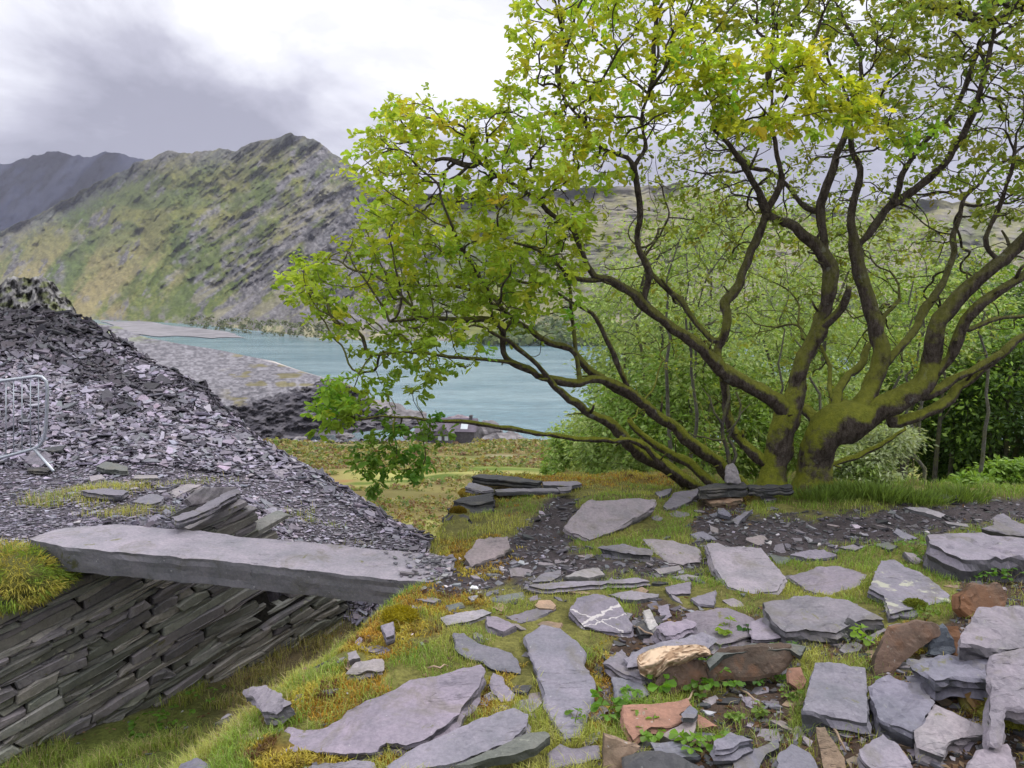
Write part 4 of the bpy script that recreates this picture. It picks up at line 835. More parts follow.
def build_small_slates():
    """countable loose slates on the turf, path and gully"""
    rg = np.random.default_rng(51); made = 0
    spots = [(532,600),(463,622),(480,640),(520,628),(530,655),(560,600),(640,585),(650,600),(676,601),(683,611),(720,612),(735,605),(780,548),(812,548),(760,540),(822,540),(860,535),(835,528),(800,530),(880,528),(905,535),(690,550),(705,538),(676,560),(660,582),(610,586),
      (600,560),(585,555),(618,562),(650,566),(560,560),(545,566),(520,572),(500,560),(690,524),(712,530),(668,536),(655,520),(676,516),(770,508),(640,505),(700,512),(722,535),(690,505),(515,600),(500,610),(548,625),(520,690),(540,700),(533,716),(528,706),(500,708),(490,700),(485,705),
      (598,712),(606,690),(592,740),(645,700),(712,700),(735,688),(760,690),(770,705),(750,725),(700,745),(710,760),(640,745),(800,735),(795,705),(870,700),(865,735),(875,720),(905,745),(850,650),(835,645),(905,612),(955,585),(945,575),(920,560),(955,570),(1000,590),(985,600),(950,665),(960,705),(985,735),(830,610),(770,640),(755,640),
      (400,640),(372,650),(340,660),(330,690),(300,700),(230,720),(360,642),(385,650),(355,665),(410,612),(430,600),(250,735),(270,680),(320,665),(700,580),(600,606),(640,620),(545,605),(580,595),(880,668),(905,668),(925,660),(940,665),(955,662),(952,690),(945,702),(958,715),(930,735),(912,752),(925,760),(940,765),(955,752),(965,745),(850,735),(842,745),(855,765),(905,765),(800,760),(812,772),(795,735),(870,655),(885,610),(900,625),(862,632),(945,640),(1000,660),(985,690),(975,730),(640,628),(650,640),(612,655),(600,672),(608,700),(700,690),(728,700),(748,705),(765,722),(702,735),(725,765),(690,770),(650,768),(770,735),(786,728),(715,655),(800,650),(770,655),(640,595),(625,618),(668,650)]
    seen = {}
    for (sx, sy) in spots:
        c = hit(sx+rg.uniform(-2, 2), sy+rg.uniform(-2, 2)); y = c[1]
        s = rg.uniform(.035, .085)*np.interp(y, [2.3, 6], [.75, 1.25]); k = rg.integers(4, 7); th = np.sort(rg.uniform(0, .8, k) + np.arange(k)/k*6.283); el = rg.uniform(.4, .9)
        o2 = np.stack([np.cos(th)*s*rg.uniform(.8, 1.2, k), np.sin(th)*s*el*rg.uniform(.8, 1.2, k)], -1)
        me, B = slate_mesh('loose_slate', o2, s*rg.uniform(.18, .4), 700+made, .6, .8); o = obj('loose_slate', me, M['slate']); g = gnormal(c[0], c[1], .08)
        n = Vector(g + rg.normal(0, .14, 3)); n.normalize(); q = Vector((0, 0, 1)).rotation_difference(n)
        o.rotation_mode = 'QUATERNION'; o.rotation_quaternion = q @ Matrix.Rotation(rg.uniform(0, 6.28), 3, 'Z').to_quaternion(); o.location = c + np.array([0, 0, s*.12])
        cn = ['grey','purple','pink','blue','dark','grey','mauve','tan'][rg.integers(8)]; cc = COLS[cn]; f = rg.uniform(.7, 1.15); o.color = (cc[0]*f, cc[1]*f, cc[2]*f, 1)
        lm = min(LANDMARKS, key=lambda q: math.hypot(q[0]-sx, (q[1]-sy)*1.6)); dx, dy = sx-lm[0], sy-lm[1]
        where = ('left of' if dx < 0 else 'right of') if abs(dx) > abs(dy)*1.3 else ('above' if dy < 0 else 'below')
        cw = dict(grey='grey', purple='purple', pink='pinkish', blue='blue grey', dark='dark', mauve='mauve', tan='tan')[cn]; lab = f'small {cw} loose slate {where} the {lm[2]}'
        if lab in seen:
            far = 'farther out' if math.hypot(dx, dy) > seen[lab][0] else 'nearer to it'; lab2 = f'{lab}, {far}'
            if lab2 in seen: lab2 = f'{lab}, one more of that tint'
            seen[lab2] = (math.hypot(dx, dy),); lab = lab2
        else: seen[lab] = (math.hypot(dx, dy),)
        tag(o, lab, 'loose slate', 'small loose slate fragments'); made += 1
build_small_slates()

build_bridge_chips()
# ------------------------------------------------------------------ tubes
def tube_arrays(pts, rad, k=6, cap=True):
    pts = np.asarray(pts, float); n = len(pts); rad = np.broadcast_to(np.asarray(rad, float), (n,))
    t = np.gradient(pts, axis=0); t /= np.maximum(np.linalg.norm(t, axis=1, keepdims=True), 1e-9)
    ref = np.array([.13, .21, .97]) if abs(t[0, 2]) < .9 else np.array([.95, .2, .1]); V = []; x = ref - t[0]*(ref@t[0])
    a = np.arange(k)/k*2*np.pi
    for i in range(n):
        x = x - t[i]*(x@t[i]); x /= max(np.linalg.norm(x), 1e-9); y = np.cross(t[i], x)
        V.append(pts[i] + (np.cos(a)[:, None]*x + np.sin(a)[:, None]*y)*rad[i])
    V = np.concatenate(V); idx = np.arange(n*k).reshape(n, k); nx = np.roll(idx, -1, 1)
    F = np.stack([idx[:-1], nx[:-1], nx[1:], idx[1:]], -1).reshape(-1, 4); return V, F, idx
def tube_mesh(name, pts, rad, k=8, smooth=True):
    V, F, idx = tube_arrays(pts, rad, k); return nmesh(name, V, [F, idx[:1, ::-1], idx[-1:]], None, smooth)

def build_barrier():
    Y = 9.2; Y2 = 9.0
    def q(px, py): f = (px+150)/200; return P(px, py, Y2 + (Y-Y2)*f)
    b0 = q(33, 466); root = empty('crowd_barrier', b0, 'grey galvanised steel crowd barrier standing at the foot of the slate heap', 'barrier')
    def loc(pts): return np.array(pts) - b0
    path = [q(-150, 392.5), q(-60, 387), q(0, 381), (q(20, 378.5)), q(36, 376.3), q(42, 377), q(46, 381), q(47.3, 388), q(46.8, 410), q(45.6, 430), q(43.5, 440), q(39, 446), q(33, 449), q(15, 454), q(0, 458), q(-60, 472), q(-150, 492)]
    obj('frame', tube_mesh('frame', loc(path), .02, 8), M['steel'], root)
    for px in (6, 13.6, 22, 30.5, 38.5, -3, -12, -21, -30, -39, -48):
        t = np.interp(px, [-150, 0, 36, 42], [392.5, 381, 376.3, 377]); b = np.interp(px, [-150, 0, 33, 39], [492, 458, 449, 446]); obj('bar', tube_mesh('bar', loc([q(px, t), q(px, b)]), .007, 5), M['steel'], root)
    f = q(34, 449); obj('foot', tube_mesh('foot', loc([f + np.array([-.06, .35, -.10]), f + np.array([0, 0, .0]), f + np.array([.43, -.35, -.19])]), .018, 6), M['steel'], root)
build_barrier()

def prism(poly, h0, h1):
    n = len(poly); a = np.array(poly); V = np.vstack([np.column_stack([a, np.full(n, h0)]), np.column_stack([a, np.full(n, h1)])]); i = np.arange(n); j = (i+1) % n
    return V, [np.stack([i, j, j+n, i+n], -1), (i[None]+n), i[None, ::-1]]
def build_house():
    p = P(451, 440, 192); hw = mat_plain('house_stone', (.085, .08, .09), .9, .35, 1.2); rf = mat_plain('house_roof', (.13, .11, .145), .8, .25, .6); gl = mat_plain('pane', (.5, .55, .6), .15, .05, 1, .6)
    root = empty('slate_house', p, 'low dark slate house with purple roof on the lake shore', 'house')
    root.rotation_euler = (0, 0, R(-8))
    def gable(x0, x1, y0, y1, h, hr, nm, along='x'):
        V, F = prism([(x0, y0), (x1, y0), (x1, y1), (x0, y1)], -2, h); obj('wall', nmesh('wall', V, F), hw, root)
        if along == 'x':
            ym = (y0+y1)/2; e = .4; V = np.array([(x0-e, y0-e, h-.15), (x1+e, y0-e, h-.15), (x1+e, ym, hr), (x0-e, ym, hr), (x1+e, y1+e, h-.15), (x0-e, y1+e, h-.15)]); F = [np.array([(0, 1, 2, 3), (3, 2, 4, 5)]), np.array([(0, 3, 5), (1, 4, 2)])]
        else:
            xm = (x0+x1)/2; e = .4; V = np.array([(x0-e, y0-e, h-.15), (x0-e, y1+e, h-.15), (xm, y1+e, hr), (xm, y0-e, hr), (x1+e, y1+e, h-.15), (x1+e, y0-e, h-.15)]); F = [np.array([(0, 3, 2, 1), (3, 5, 4, 2)]), np.array([(0, 5, 3), (1, 2, 4)])]
        return obj('roof', nmesh('roof', V, F), rf, root)
    r1 = gable(-6.0, 6.0, 0, 6, 2.4, 5.2, 'main'); r2 = gable(-3.4, .8, -3.2, .6, 2.0, 4.4, 'wing', 'y')
    gable(-9.5, -6.3, 1.2, 4.6, 1.6, 3.2, 'shed')
    V = np.array([(2.4, .35, 2.75), (4.2, .35, 2.75), (4.2, 1.6, 3.9), (2.4, 1.6, 3.9)]) + np.array([0, -.06, .12]); V2 = V + np.array([0, .05, -.12]); obj('skylight', nmesh('skylight', np.vstack([V, V2]), [np.array([(0, 1, 2, 3), (0, 4, 5, 1), (1, 5, 6, 2), (2, 6, 7, 3), (3, 7, 4, 0)])]), gl, r1)
    for x0, w in ((-2.6, .9), (-.9, .9)):
        V, F = prism([(x0, -3.3), (x0+w, -3.3), (x0+w, -3.15), (x0, -3.15)], .5, 1.6); obj('window', nmesh('window', V, F), gl, root)
    V, F = prism([(-3.2, -3.5), (-.2, -3.5), (-.2, -3.3), (-3.2, -3.3)], -2.2, .2); 
    V, F = prism([(4.2, 2.6), (5, 2.6), (5, 3.4), (4.2, 3.4)], 4.4, 6.0); obj('chimney', nmesh('chimney', V, F), hw, root)
build_house()

def rock_mesh(name, r, seed, squash=.7, sub=3, amp=.5, col=(.16, .15, .16)):
    import bmesh
    bm = bmesh.new(); bmesh.ops.create_icosphere(bm, subdivisions=sub, radius=1); V = np.array([v.co[:] for v in bm.verts]); F = np.array([[v.index for v in f.verts] for f in bm.faces]); bm.free()
    d = fbm(V[:, 0]*1.4+V[:, 2]*.9+seed*3.1, V[:, 1]*1.4-V[:, 2]*1.1, seed, 4); q = np.floor(d*7)/7; f = 1 + (q*.6+d*.4-.5)*amp*2
    V = V*f[:, None]*np.array([1, .8, squash])*r; n = fbm(V[:, 0]/r*3, V[:, 2]/r*5+V[:, 1]/r*3, seed+9, 3)
    return nmesh(name, V, [F], np.array(col)*(.5+n)[:, None], False)
def build_rocks():
    spots = [(500,441,225,4.5,'jagged shore rock nearest the house'),(512,438,230,4.0,'grey rock in the middle of the small breakwater'),(522,442,228,3.4,'outermost grey rock at the tip of the breakwater'),(505,448,215,3.8,'low rock at the foot of the breakwater'),(490,432,235,5,'pale rock rising behind the house gable'),
      (457,421,240,4.2,'purple mound of spoil behind the house roof'),(480,455,185,3.5,'pale boulder in the grass below the house'),(470,447,190,2.4,'dark boulder below the right end of the house'),(405,421,238,7,'broken rock spur under the hanging oak leaves'),(385,412,244,7,'upper part of the rock spur at the terrace end'),(415,436,215,3,'small grey rock left of the house'),(428,447,190,2.6,'pale rock in rough grass left of the house'),
      (345,437,218,2.6,'rubble rock at the foot of the terrace face'),(300,440,216,2.2,'leftmost rubble rock at the foot of the terrace')]
    for i, (px, py, Y, r, lab) in enumerate(spots):
        o = obj('shore_rock', rock_mesh('shore_rock', r, 3+i, .5 if i != 4 else .8, 3, .55, (.19, .175, .185) if i not in (5,) else (.2, .165, .19)), M['rock'], None, P(px, py, Y)); o.rotation_euler = (0, 0, i*1.3); tag(o, lab, 'rock', 'rocks along the lake shore')
    # stony waste between house and shore, too many to count
    rg = np.random.default_rng(8); N = 900; px = np.concatenate([rg.normal(505, 14, 350), rg.uniform(280, 480, 550)]); Y = np.concatenate([rg.uniform(205, 236, 350), rg.uniform(196, 232, 550)])
    y = Y; x = (px-512)/FOC*Y; z = np.interp(Y, [190, 222, 255], [-38, -45.5, -52]) + .6; n = np.tile([0, 0, 1.0], (N, 1))
    V, F, C = shards(np.stack([x, y, z], -1), n, rg.uniform(.8, 2.6, N), rg.uniform(.3, .7, N), slatecol(N, rg, .6, 1.3), rg, .5); o = obj('shore_rubble', nmesh('shore_rubble', V, F, C), M['rock']); tag(o, kind='stuff')
build_rocks()

def clump_mesh(cents, rads, rg, cols, per=26):
    """lumps of leafy faces, for woods too far off to show leaves"""
    N = len(cents); m = per; d = rg.normal(0, 1, (N, m, 3)); d /= np.linalg.norm(d, axis=2, keepdims=True); d[..., 2] = np.where(d[..., 2] < -.3, -d[..., 2], d[..., 2])
    c = cents[:, None] + d*rads[:, None, None]*rg.uniform(.7, 1.05, (N, m, 1))*np.array([1, 1, .85]); s = rads[:, None]*rg.uniform(.25, .5, (N, m))
    n = d + rg.normal(0, .35, d.shape); n /= np.linalg.norm(n, axis=2, keepdims=True); ref = rg.normal(0, 1, d.shape); x = np.cross(n, ref); x /= np.linalg.norm(x, axis=2, keepdims=True); y = np.cross(n, x)
    V = np.stack([c - x*s[..., None], c - y*s[..., None]*.8, c + x*s[..., None], c + y*s[..., None]*.8], 2).reshape(-1, 3); F = np.arange(N*m*4).reshape(-1, 4)
    C = np.repeat(np.repeat(cols, m, 0)*rg.uniform(.7, 1.3, (N*m, 1)), 4, 0); return V, F, C
def build_far_woods():
    rg = np.random.default_rng(61); N = 2600; px = rg.uniform(455, 1100, N); t = rg.uniform(0, 1, N)**1.3; Y = 680 + t*640
    top = np.interp(px, [455, 500, 560, 700, 1100], [322, 305, 275, 262, 262]); py = 346 - (346-top)*t
    dens = fbm(px/35, py/14, 12, 3); keep = (dens > .38 + t*.18); px, py, Y = px[keep], py[keep], Y[keep]; N = len(px)
    c = P(px, py, Y-25); c[:, 2] += 3; r = rg.uniform(5, 9.5, N); col = np.array([(.10, .15, .045), (.075, .125, .04), (.13, .165, .05)])[rg.integers(0, 3, N)]
    V, F, C = clump_mesh(c, r, rg, col, 14); o = obj('far_woodland', nmesh('far_woodland', V, [F], C), M['dull']); tag(o, kind='stuff')
    N = 260; px = rg.uniform(185, 345, N); py = np.interp(px, [150, 200, 345], [326, 330, 340]) - rg.uniform(0, 14, N); Y = np.interp(px, [110, 200, 270, 345], [1060, 930, 800, 690]) - 8
    c = P(px, py, Y); V, F, C = clump_mesh(c, rg.uniform(1.6, 3.6, N), rg, np.array([(.12, .14, .06), (.16, .16, .08), (.10, .13, .05)])[rg.integers(0, 3, N)], 10); o = obj('shore_scrub', nmesh('shore_scrub', V, [F], C), M['dull']); tag(o, kind='stuff')
build_far_woods()

def build_meadow_tufts():
    rg = np.random.default_rng(77); N = 30000; Y = np.exp(rg.uniform(math.log(27), math.log(225), N)); a = rg.uniform(-.36, .42, N); X = a*Y; z = np.interp(Y, [26, 30, 60, 100, 150, 190, 222, 255], [-8.5, -9, -15.2, -22.5, -31.4, -38, -45.5, -52]) + (fbm(X/18, Y/18, 4, 4)-.5)*2.4
    k = fbm(X/11+4, Y/11, 171, 3); keep = rg.uniform(0, 1, N) < ss(.35, .65, k); X, Y, z, k = X[keep], Y[keep], z[keep], k[keep]; N = len(X)
    col = np.array([(.20, .23, .06), (.28, .26, .09), (.12, .18, .04), (.20, .12, .06), (.32, .27, .12)])[rg.integers(0, 5, N)]; r = rg.uniform(.2, .6, N)*(Y/90)**1.1
    V, F, C = clump_mesh(np.stack([X, Y, z+.05], -1), r, rg, col, 9); V2 = V; o = obj('meadow_tufts', nmesh('meadow_tufts', V2, [F], C), M['dull']); tag(o, kind='stuff')
build_meadow_tufts()
# ------------------------------------------------------------------ trees
def colonise(seedP, seedR, att, step=.075, kill=.11, infl=1.6, rg=None, iters=140, wob=.35, tropism=(0, 0, .05), seed_dirs=None):
    """grow twigs from seed nodes towards the attractors; returns nodes, parents (-1 for seeds)"""
    Pn = [np.asarray(seedP, float)]; par = [np.full(len(seedP), -1)]; N = len(seedP)
    att = np.asarray(att, float); best = np.full(len(att), 1e9); bi = np.zeros(len(att), int); alive = np.ones(len(att), bool); reached = np.full(len(att), -1)
    def upd(newP, base):
        if not len(newP): return
        for c0 in range(0, len(newP), 400):
            blk = newP[c0:c0+400]; d = np.linalg.norm(att[:, None]-blk[None], axis=2); k = d.argmin(1); dm = d[np.arange(len(att)), k]; m = (dm < best) & alive
            best[m] = dm[m]; bi[m] = k[m]+base+c0
    upd(Pn[0], 0); allP = Pn[0]; allpar = par[0]; lastdir = np.zeros_like(allP)
    if seed_dirs is not None: lastdir = np.asarray(seed_dirs, float).copy()
    for it in range(iters):
        done = alive & (best < kill); reached[done] = bi[done]; alive &= ~done
        act = alive & (best < (infl if it > 0 else 9))
        if not act.any():
            if not alive.any(): break
            act = alive & (best <= best[alive].min()*1.5)
        ids = bi[act]; dv = att[act]-allP[ids]; dv /= np.maximum(np.linalg.norm(dv, axis=1, keepdims=True), 1e-9)
        u, inv = np.unique(ids, return_inverse=True); D = np.zeros((len(u), 3)); np.add.at(D, inv, dv)
        nrm = np.linalg.norm(D, axis=1, keepdims=True); D /= np.maximum(nrm, 1e-6)
        D = D + lastdir[u]*.55 + rg.normal(0, wob, D.shape) + np.array(tropism); D /= np.linalg.norm(D, axis=1, keepdims=True)
        newP = allP[u] + D*step; base = len(allP); allP = np.vstack([allP, newP]); allpar = np.concatenate([allpar, u]); lastdir = np.vstack([lastdir, D]); upd(newP, base)
        if len(allP) > 26000: break
    return allP, allpar, reached
def skeleton_tubes(Pn, par, nseed, seedR, rmin=.0028, expo=2.25, k=5, rscale=1.0, rcap=.06, pw=None):
    N = len(Pn); kids = [[] for _ in range(N)]
    for i in range(nseed, N): kids[par[i]].append(i)
    r = np.zeros(N); acc = np.zeros(N)
    for i in range(N-1, nseed-1, -1):
        r[i] = max(rmin, acc[i]**(1/expo)) if acc[i] > 0 else rmin
        acc[par[i]] += r[i]**expo
    r[nseed:] = np.minimum(r[nseed:]*rscale, rcap); r[:nseed] = seedR
    Vs, Fs, base = [], [], 0
    main = np.full(N, -1)
    for i in range(N):
        if kids[i]: main[i] = max(kids[i], key=lambda j: r[j])
    for i in range(N):
        starts = [j for j in kids[i] if i < nseed or j != main[i]]
        for j in starts:
            ch = [i, j]
            while main[ch[-1]] >= 0: ch.append(main[ch[-1]])
            pts = Pn[ch].copy(); rr = r[ch].copy(); rr[0] = min(rr[0], rr[1]*1.25); rr[-1] *= .6
            if len(pts) > 4: pts[1:-1] = pts[1:-1]*.5 + (pts[:-2]+pts[2:])*.25
            kk = k if rr[0] > .008 else 4 if rr[0] > .005 else 3
            V, F, _ = tube_arrays(pts, rr, kk); Vs.append(V); Fs.append(F+base); base += len(V)
    return (np.vstack(Vs), np.vstack(Fs)) if Vs else (np.zeros((0, 3)), np.zeros((0, 4), int)), r
def leaves(pos, dirs, size, cols, rg, width=.52, fold=.25, droop=.25, simple=False):
    """N separate leaves: two-sided blades folded on the midrib (or one diamond where they are far)"""
    N = len(pos); d = dirs/np.maximum(np.linalg.norm(dirs, axis=1, keepdims=True), 1e-9); d = d + np.array([0, 0, -droop]); d /= np.linalg.norm(d, axis=1, keepdims=True)
    up = np.array([0, 0, 1.0]) + rg.normal(0, .55, (N, 3)); sd = np.cross(d, up); sd /= np.maximum(np.linalg.norm(sd, axis=1, keepdims=True), 1e-9); nn = np.cross(sd, d)
    s = size[:, None]
    def pt(a, b, c): return pos + d*(a*s) + sd*(b*s) + nn*(c*s)
    w = width/2
    if simple:
        V = np.stack([pt(0, 0, 0), pt(.55, w, fold*w), pt(1, 0, -.05), pt(.55, -w, fold*w)], 1).reshape(-1, 3); F = [np.arange(4*N).reshape(-1, 4)]; k = 4
    else:
        V = np.stack([pt(0, 0, 0), pt(.32, w*.55, fold*w*.6), pt(.66, w, fold*w), pt(.93, w*.55, fold*w*.3-.03), pt(1, 0, -.08), pt(.93, -w*.55, fold*w*.3-.03), pt(.66, -w, fold*w), pt(.32, -w*.55, fold*w*.6)], 1).reshape(-1, 3); k = 8
        b = np.arange(N)[:, None]*8; F = [np.concatenate([b+np.array([[0, 1, 2, 3]]), b+np.array([[0, 3, 4, 4]])[:, :4][:, :3].repeat(1, 0) if False else b+np.array([[0, 5, 6, 7]])]), b+np.array([[0, 3, 4]]), b+np.array([[0, 4, 5]])]
    return V, F, np.repeat(cols, k, 0)
def join(parts):
    Vs, Fs, Cs, base = [], {}, [], 0
    for V, F, C in parts:
        Vs.append(V); Cs.append(C)
        for f in F: Fs.setdefault(f.shape[1], []).append(f+base)
        base += len(V)
    return np.vstack(Vs), [np.concatenate(v) for v in Fs.values()], np.vstack(Cs)

# limbs of the oaks: (picture x, y, width in pixels) with the distance at both ends
LIMB_A = [
 ('trunk', [(772,487,34),(776,465,29),(782,440,26),(785,420,28),(791,403,24),(797,387,20),(803,363,17.5),(808,350,17),(813,337,17),(818,325,16),(823,313,15),(828,298,15),(830,287,15),(832,278,15),(833,270,15),(829,260,14),(823,251,13),(812,243,13),(800,233,12),(788,225,11),(775,218,10),(766,210,9)], 6.55, 6.5),
 ('branch', [(766,210,9),(760,198,8),(757,190,7.5),(750,174,7),(743,160,6.5),(735,149,6),(727,140,5.5),(712,128,5)], 6.5, 6.1),
 ('branch', [(766,210,8),(775,197,7),(782,183,6.5),(783,176,6),(780,163,5),(774,140,4.5),(770,120,4),(772,96,3)], 6.5, 6.4),
 ('branch', [(766,210,8),(764,222,9),(761,234,9),(753,253,9),(747,264,9),(743,273,9.5),(742,282,10),(738,289,10),(730,294,10),(722,299,10),(723,308,10),(729,314,10),(730,320,10),(726,330,10),(722,341,10),(718,357,10),(721,366,11),(723,374,11)], 6.5, 6.4),
 ('branch', [(818,330,9),(826,324,9),(833,317,9),(840,310,9),(845,303,9),(847,295,8),(848,287,6)], 6.5, 6.25),
 ('branch', [(825,253,10),(822,238,10),(821,226,10),(821,213,10),(824,199,9),(828,187,9),(832,174,8.5),(835,163,8),(840,150,7.5),(845,137,7),(851,123,6),(853,100,4.5)], 6.5, 6.6),
 ('branch', [(822,212,8),(815,212,7),(806,208,6),(797,197,5.5),(788,183,5),(777,175,4.5),(768,170,4)], 6.55, 6.9),
 ('branch', [(786,418,20),(782,407,19),(772,398,18),(760,390,17.5),(745,384,17),(735,380,17),(723,371,16),(713,357,14),(704,350,13),(693,343,12.5),(680,333,12),(667,323,12),(656,313,11.5),(647,305,11),(638,297,11),(630,290,10.5),(620,285,10),(610,281,10),(600,280,9),(591,274,8.5),(584,261,7.5),(580,250,7),(577,238,6.5),(572,229,6),(560,219,6),(547,210,5.5),(537,201,5),(527,193,4.8),(514,184,4.5),(500,177,4),(480,163,3)], 6.55, 5.9),
 ('branch', [(643,302,8),(645,294,8),(648,285,8),(649,276,8),(644,268,7.5),(642,257,7.5),(639,243,7),(637,227,7),(638,210,7),(637,193,7),(636,178,6.5),(635,163,6),(630,157,5),(616,154,4.5),(600,147,4.5),(592,136,4),(587,127,3.5),(572,108,3),(560,90,2.5)], 6.15, 6.0),
 ('branch', [(635,165,5),(641,156,4.5),(646,147,4.5),(643,133,4),(640,120,4),(645,106,3.5),(647,93,3)], 6.05, 6.3),
 ('branch', [(713,340,8),(705,331,7.5),(697,321,7),(688,310,7),(680,299,6.5),(670,289,6),(660,281,5.5),(652,270,5),(641,252,4.5)], 6.5, 6.9),
 ('branch', [(600,280,6),(588,281,5),(575,279,4.5),(562,269,4),(550,260,4),(535,248,3.2),(515,243,2.5)], 6.1, 5.8),
 ('branch', [(768,464,14),(758,456,14),(748,447,14),(741,440,13),(735,432,12),(730,421,11),(728,410,10.5),(727,398,10),(724,385,10),(722,375,9)], 6.8, 6.6),
]
LIMB_B = [
 ('trunk', [(811,486,40),(814,470,36),(818,453,33),(823,441,35),(828,432,38),(838,424,40),(855,417,40),(868,413,34),(881,407,29),(894,402,27),(908,396,26),(920,385,25),(927,373,22),(930,362,19),(931,350,18),(934,336,18),(938,323,17.5),(945,313,17),(955,303,17),(966,292,16.5),(978,280,16),(990,270,16),(1001,260,16),(1013,250,15),(1024,239,15),(1042,222,14),(1060,205,13),(1100,160,10),(1130,110,7)], 6.5, 5.9),
 ('branch', [(926,380,14),(936,372,13),(945,362,12.5),(954,352,12),(961,340,12),(963,328,11),(968,317,10.5),(977,308,10),(988,300,10),(1005,289,9.5),(1024,277,9),(1045,264,8),(1080,235,6)], 6.2, 5.8),
 ('branch', [(893,424,13),(906,420,13),(918,415,12.5),(930,409,12),(941,403,11.5),(949,396,11),(958,387,10.5),(972,377,10),(988,364,9.5),(1002,353,9),(1015,341,8.5),(1024,336,8),(1045,327,7),(1090,300,5)], 6.35, 6.5),
 ('branch', [(925,396,12),(945,388,11),(960,379,10.5),(975,371,10),(988,363,9.5),(1001,352,9)], 6.2, 6.3),
 ('branch', [(855,414,28),(862,404,24),(868,394,22),(874,379,21),(878,363,20),(881,347,18),(877,331,17),(871,317,16),(867,304,15.5),(865,290,15),(861,278,14.5),(858,267,14),(856,256,13.5),(857,246,13),(854,233,10),(851,220,9),(854,206,8.5),(856,193,8),(857,180,7.5),(858,167,7),(854,151,6.5),(851,137,6),(846,110,4.5)], 6.5, 6.7),
 ('branch', [(857,246,11),(862,240,10),(868,233,9.5),(880,220,9.5),(891,207,9.5),(901,200,9),(911,193,9),(925,182,8.5),(938,173,8.5),(947,162,8),(955,150,8),(962,139,7.5),(968,127,7),(974,110,6.5),(978,93,6),(983,76,5.5),(988,60,5),(994,30,4)], 6.55, 6.3),
 ('branch', [(893,205,7),(898,194,6.5),(903,178,6.5),(911,160,6),(922,146,6),(935,133,6),(946,122,5.5),(955,113,5.5),(961,97,5),(968,80,5),(980,50,4),(985,20,3)], 6.5, 6.8),
 ('branch', [(884,365,10),(890,357,10),(899,348,9.5),(908,337,9),(917,324,9),(925,310,9),(931,303,8.5),(938,290,8),(945,277,7.5),(950,265,7),(955,253,6.5),(956,236,6),(958,220,5.5),(964,200,4.5)], 6.6, 7.2),
 ('branch', [(826,428,16),(818,424,14),(808,417,13),(801,409,12),(795,400,9)], 6.6, 6.85),
 ('branch', [(836,408,13),(835,400,12),(838,390,11),(845,380,10),(855,369,9),(865,357,9),(872,342,7),(885,318,5.5),(900,300,4.5)], 6.7, 7.1),
 ('branch', [(834,402,6),(831,388,5.5),(831,373,5),(828,360,4.5),(822,346,3.5)], 6.75, 7.0),
 ('branch', [(828,466,6),(836,463,6),(845,459,6),(858,457,6),(868,451,5.5),(878,446,5),(892,438,4),(905,430,3)], 6.5, 6.8),
 ('branch', [(1000,262,7),(993,255,6),(986,247,6),(986,239,6),(989,230,5.5),(995,219,5.5),(1001,207,5),(1007,192,5),(1011,177,4.5),(1014,160,4),(1015,143,3.5)], 6.1, 6.0),
 ('branch', [(969,330,6),(985,322,5.5),(1003,318,5),(1024,317,4.5),(1050,312,3.5)], 6.1, 6.3),
]
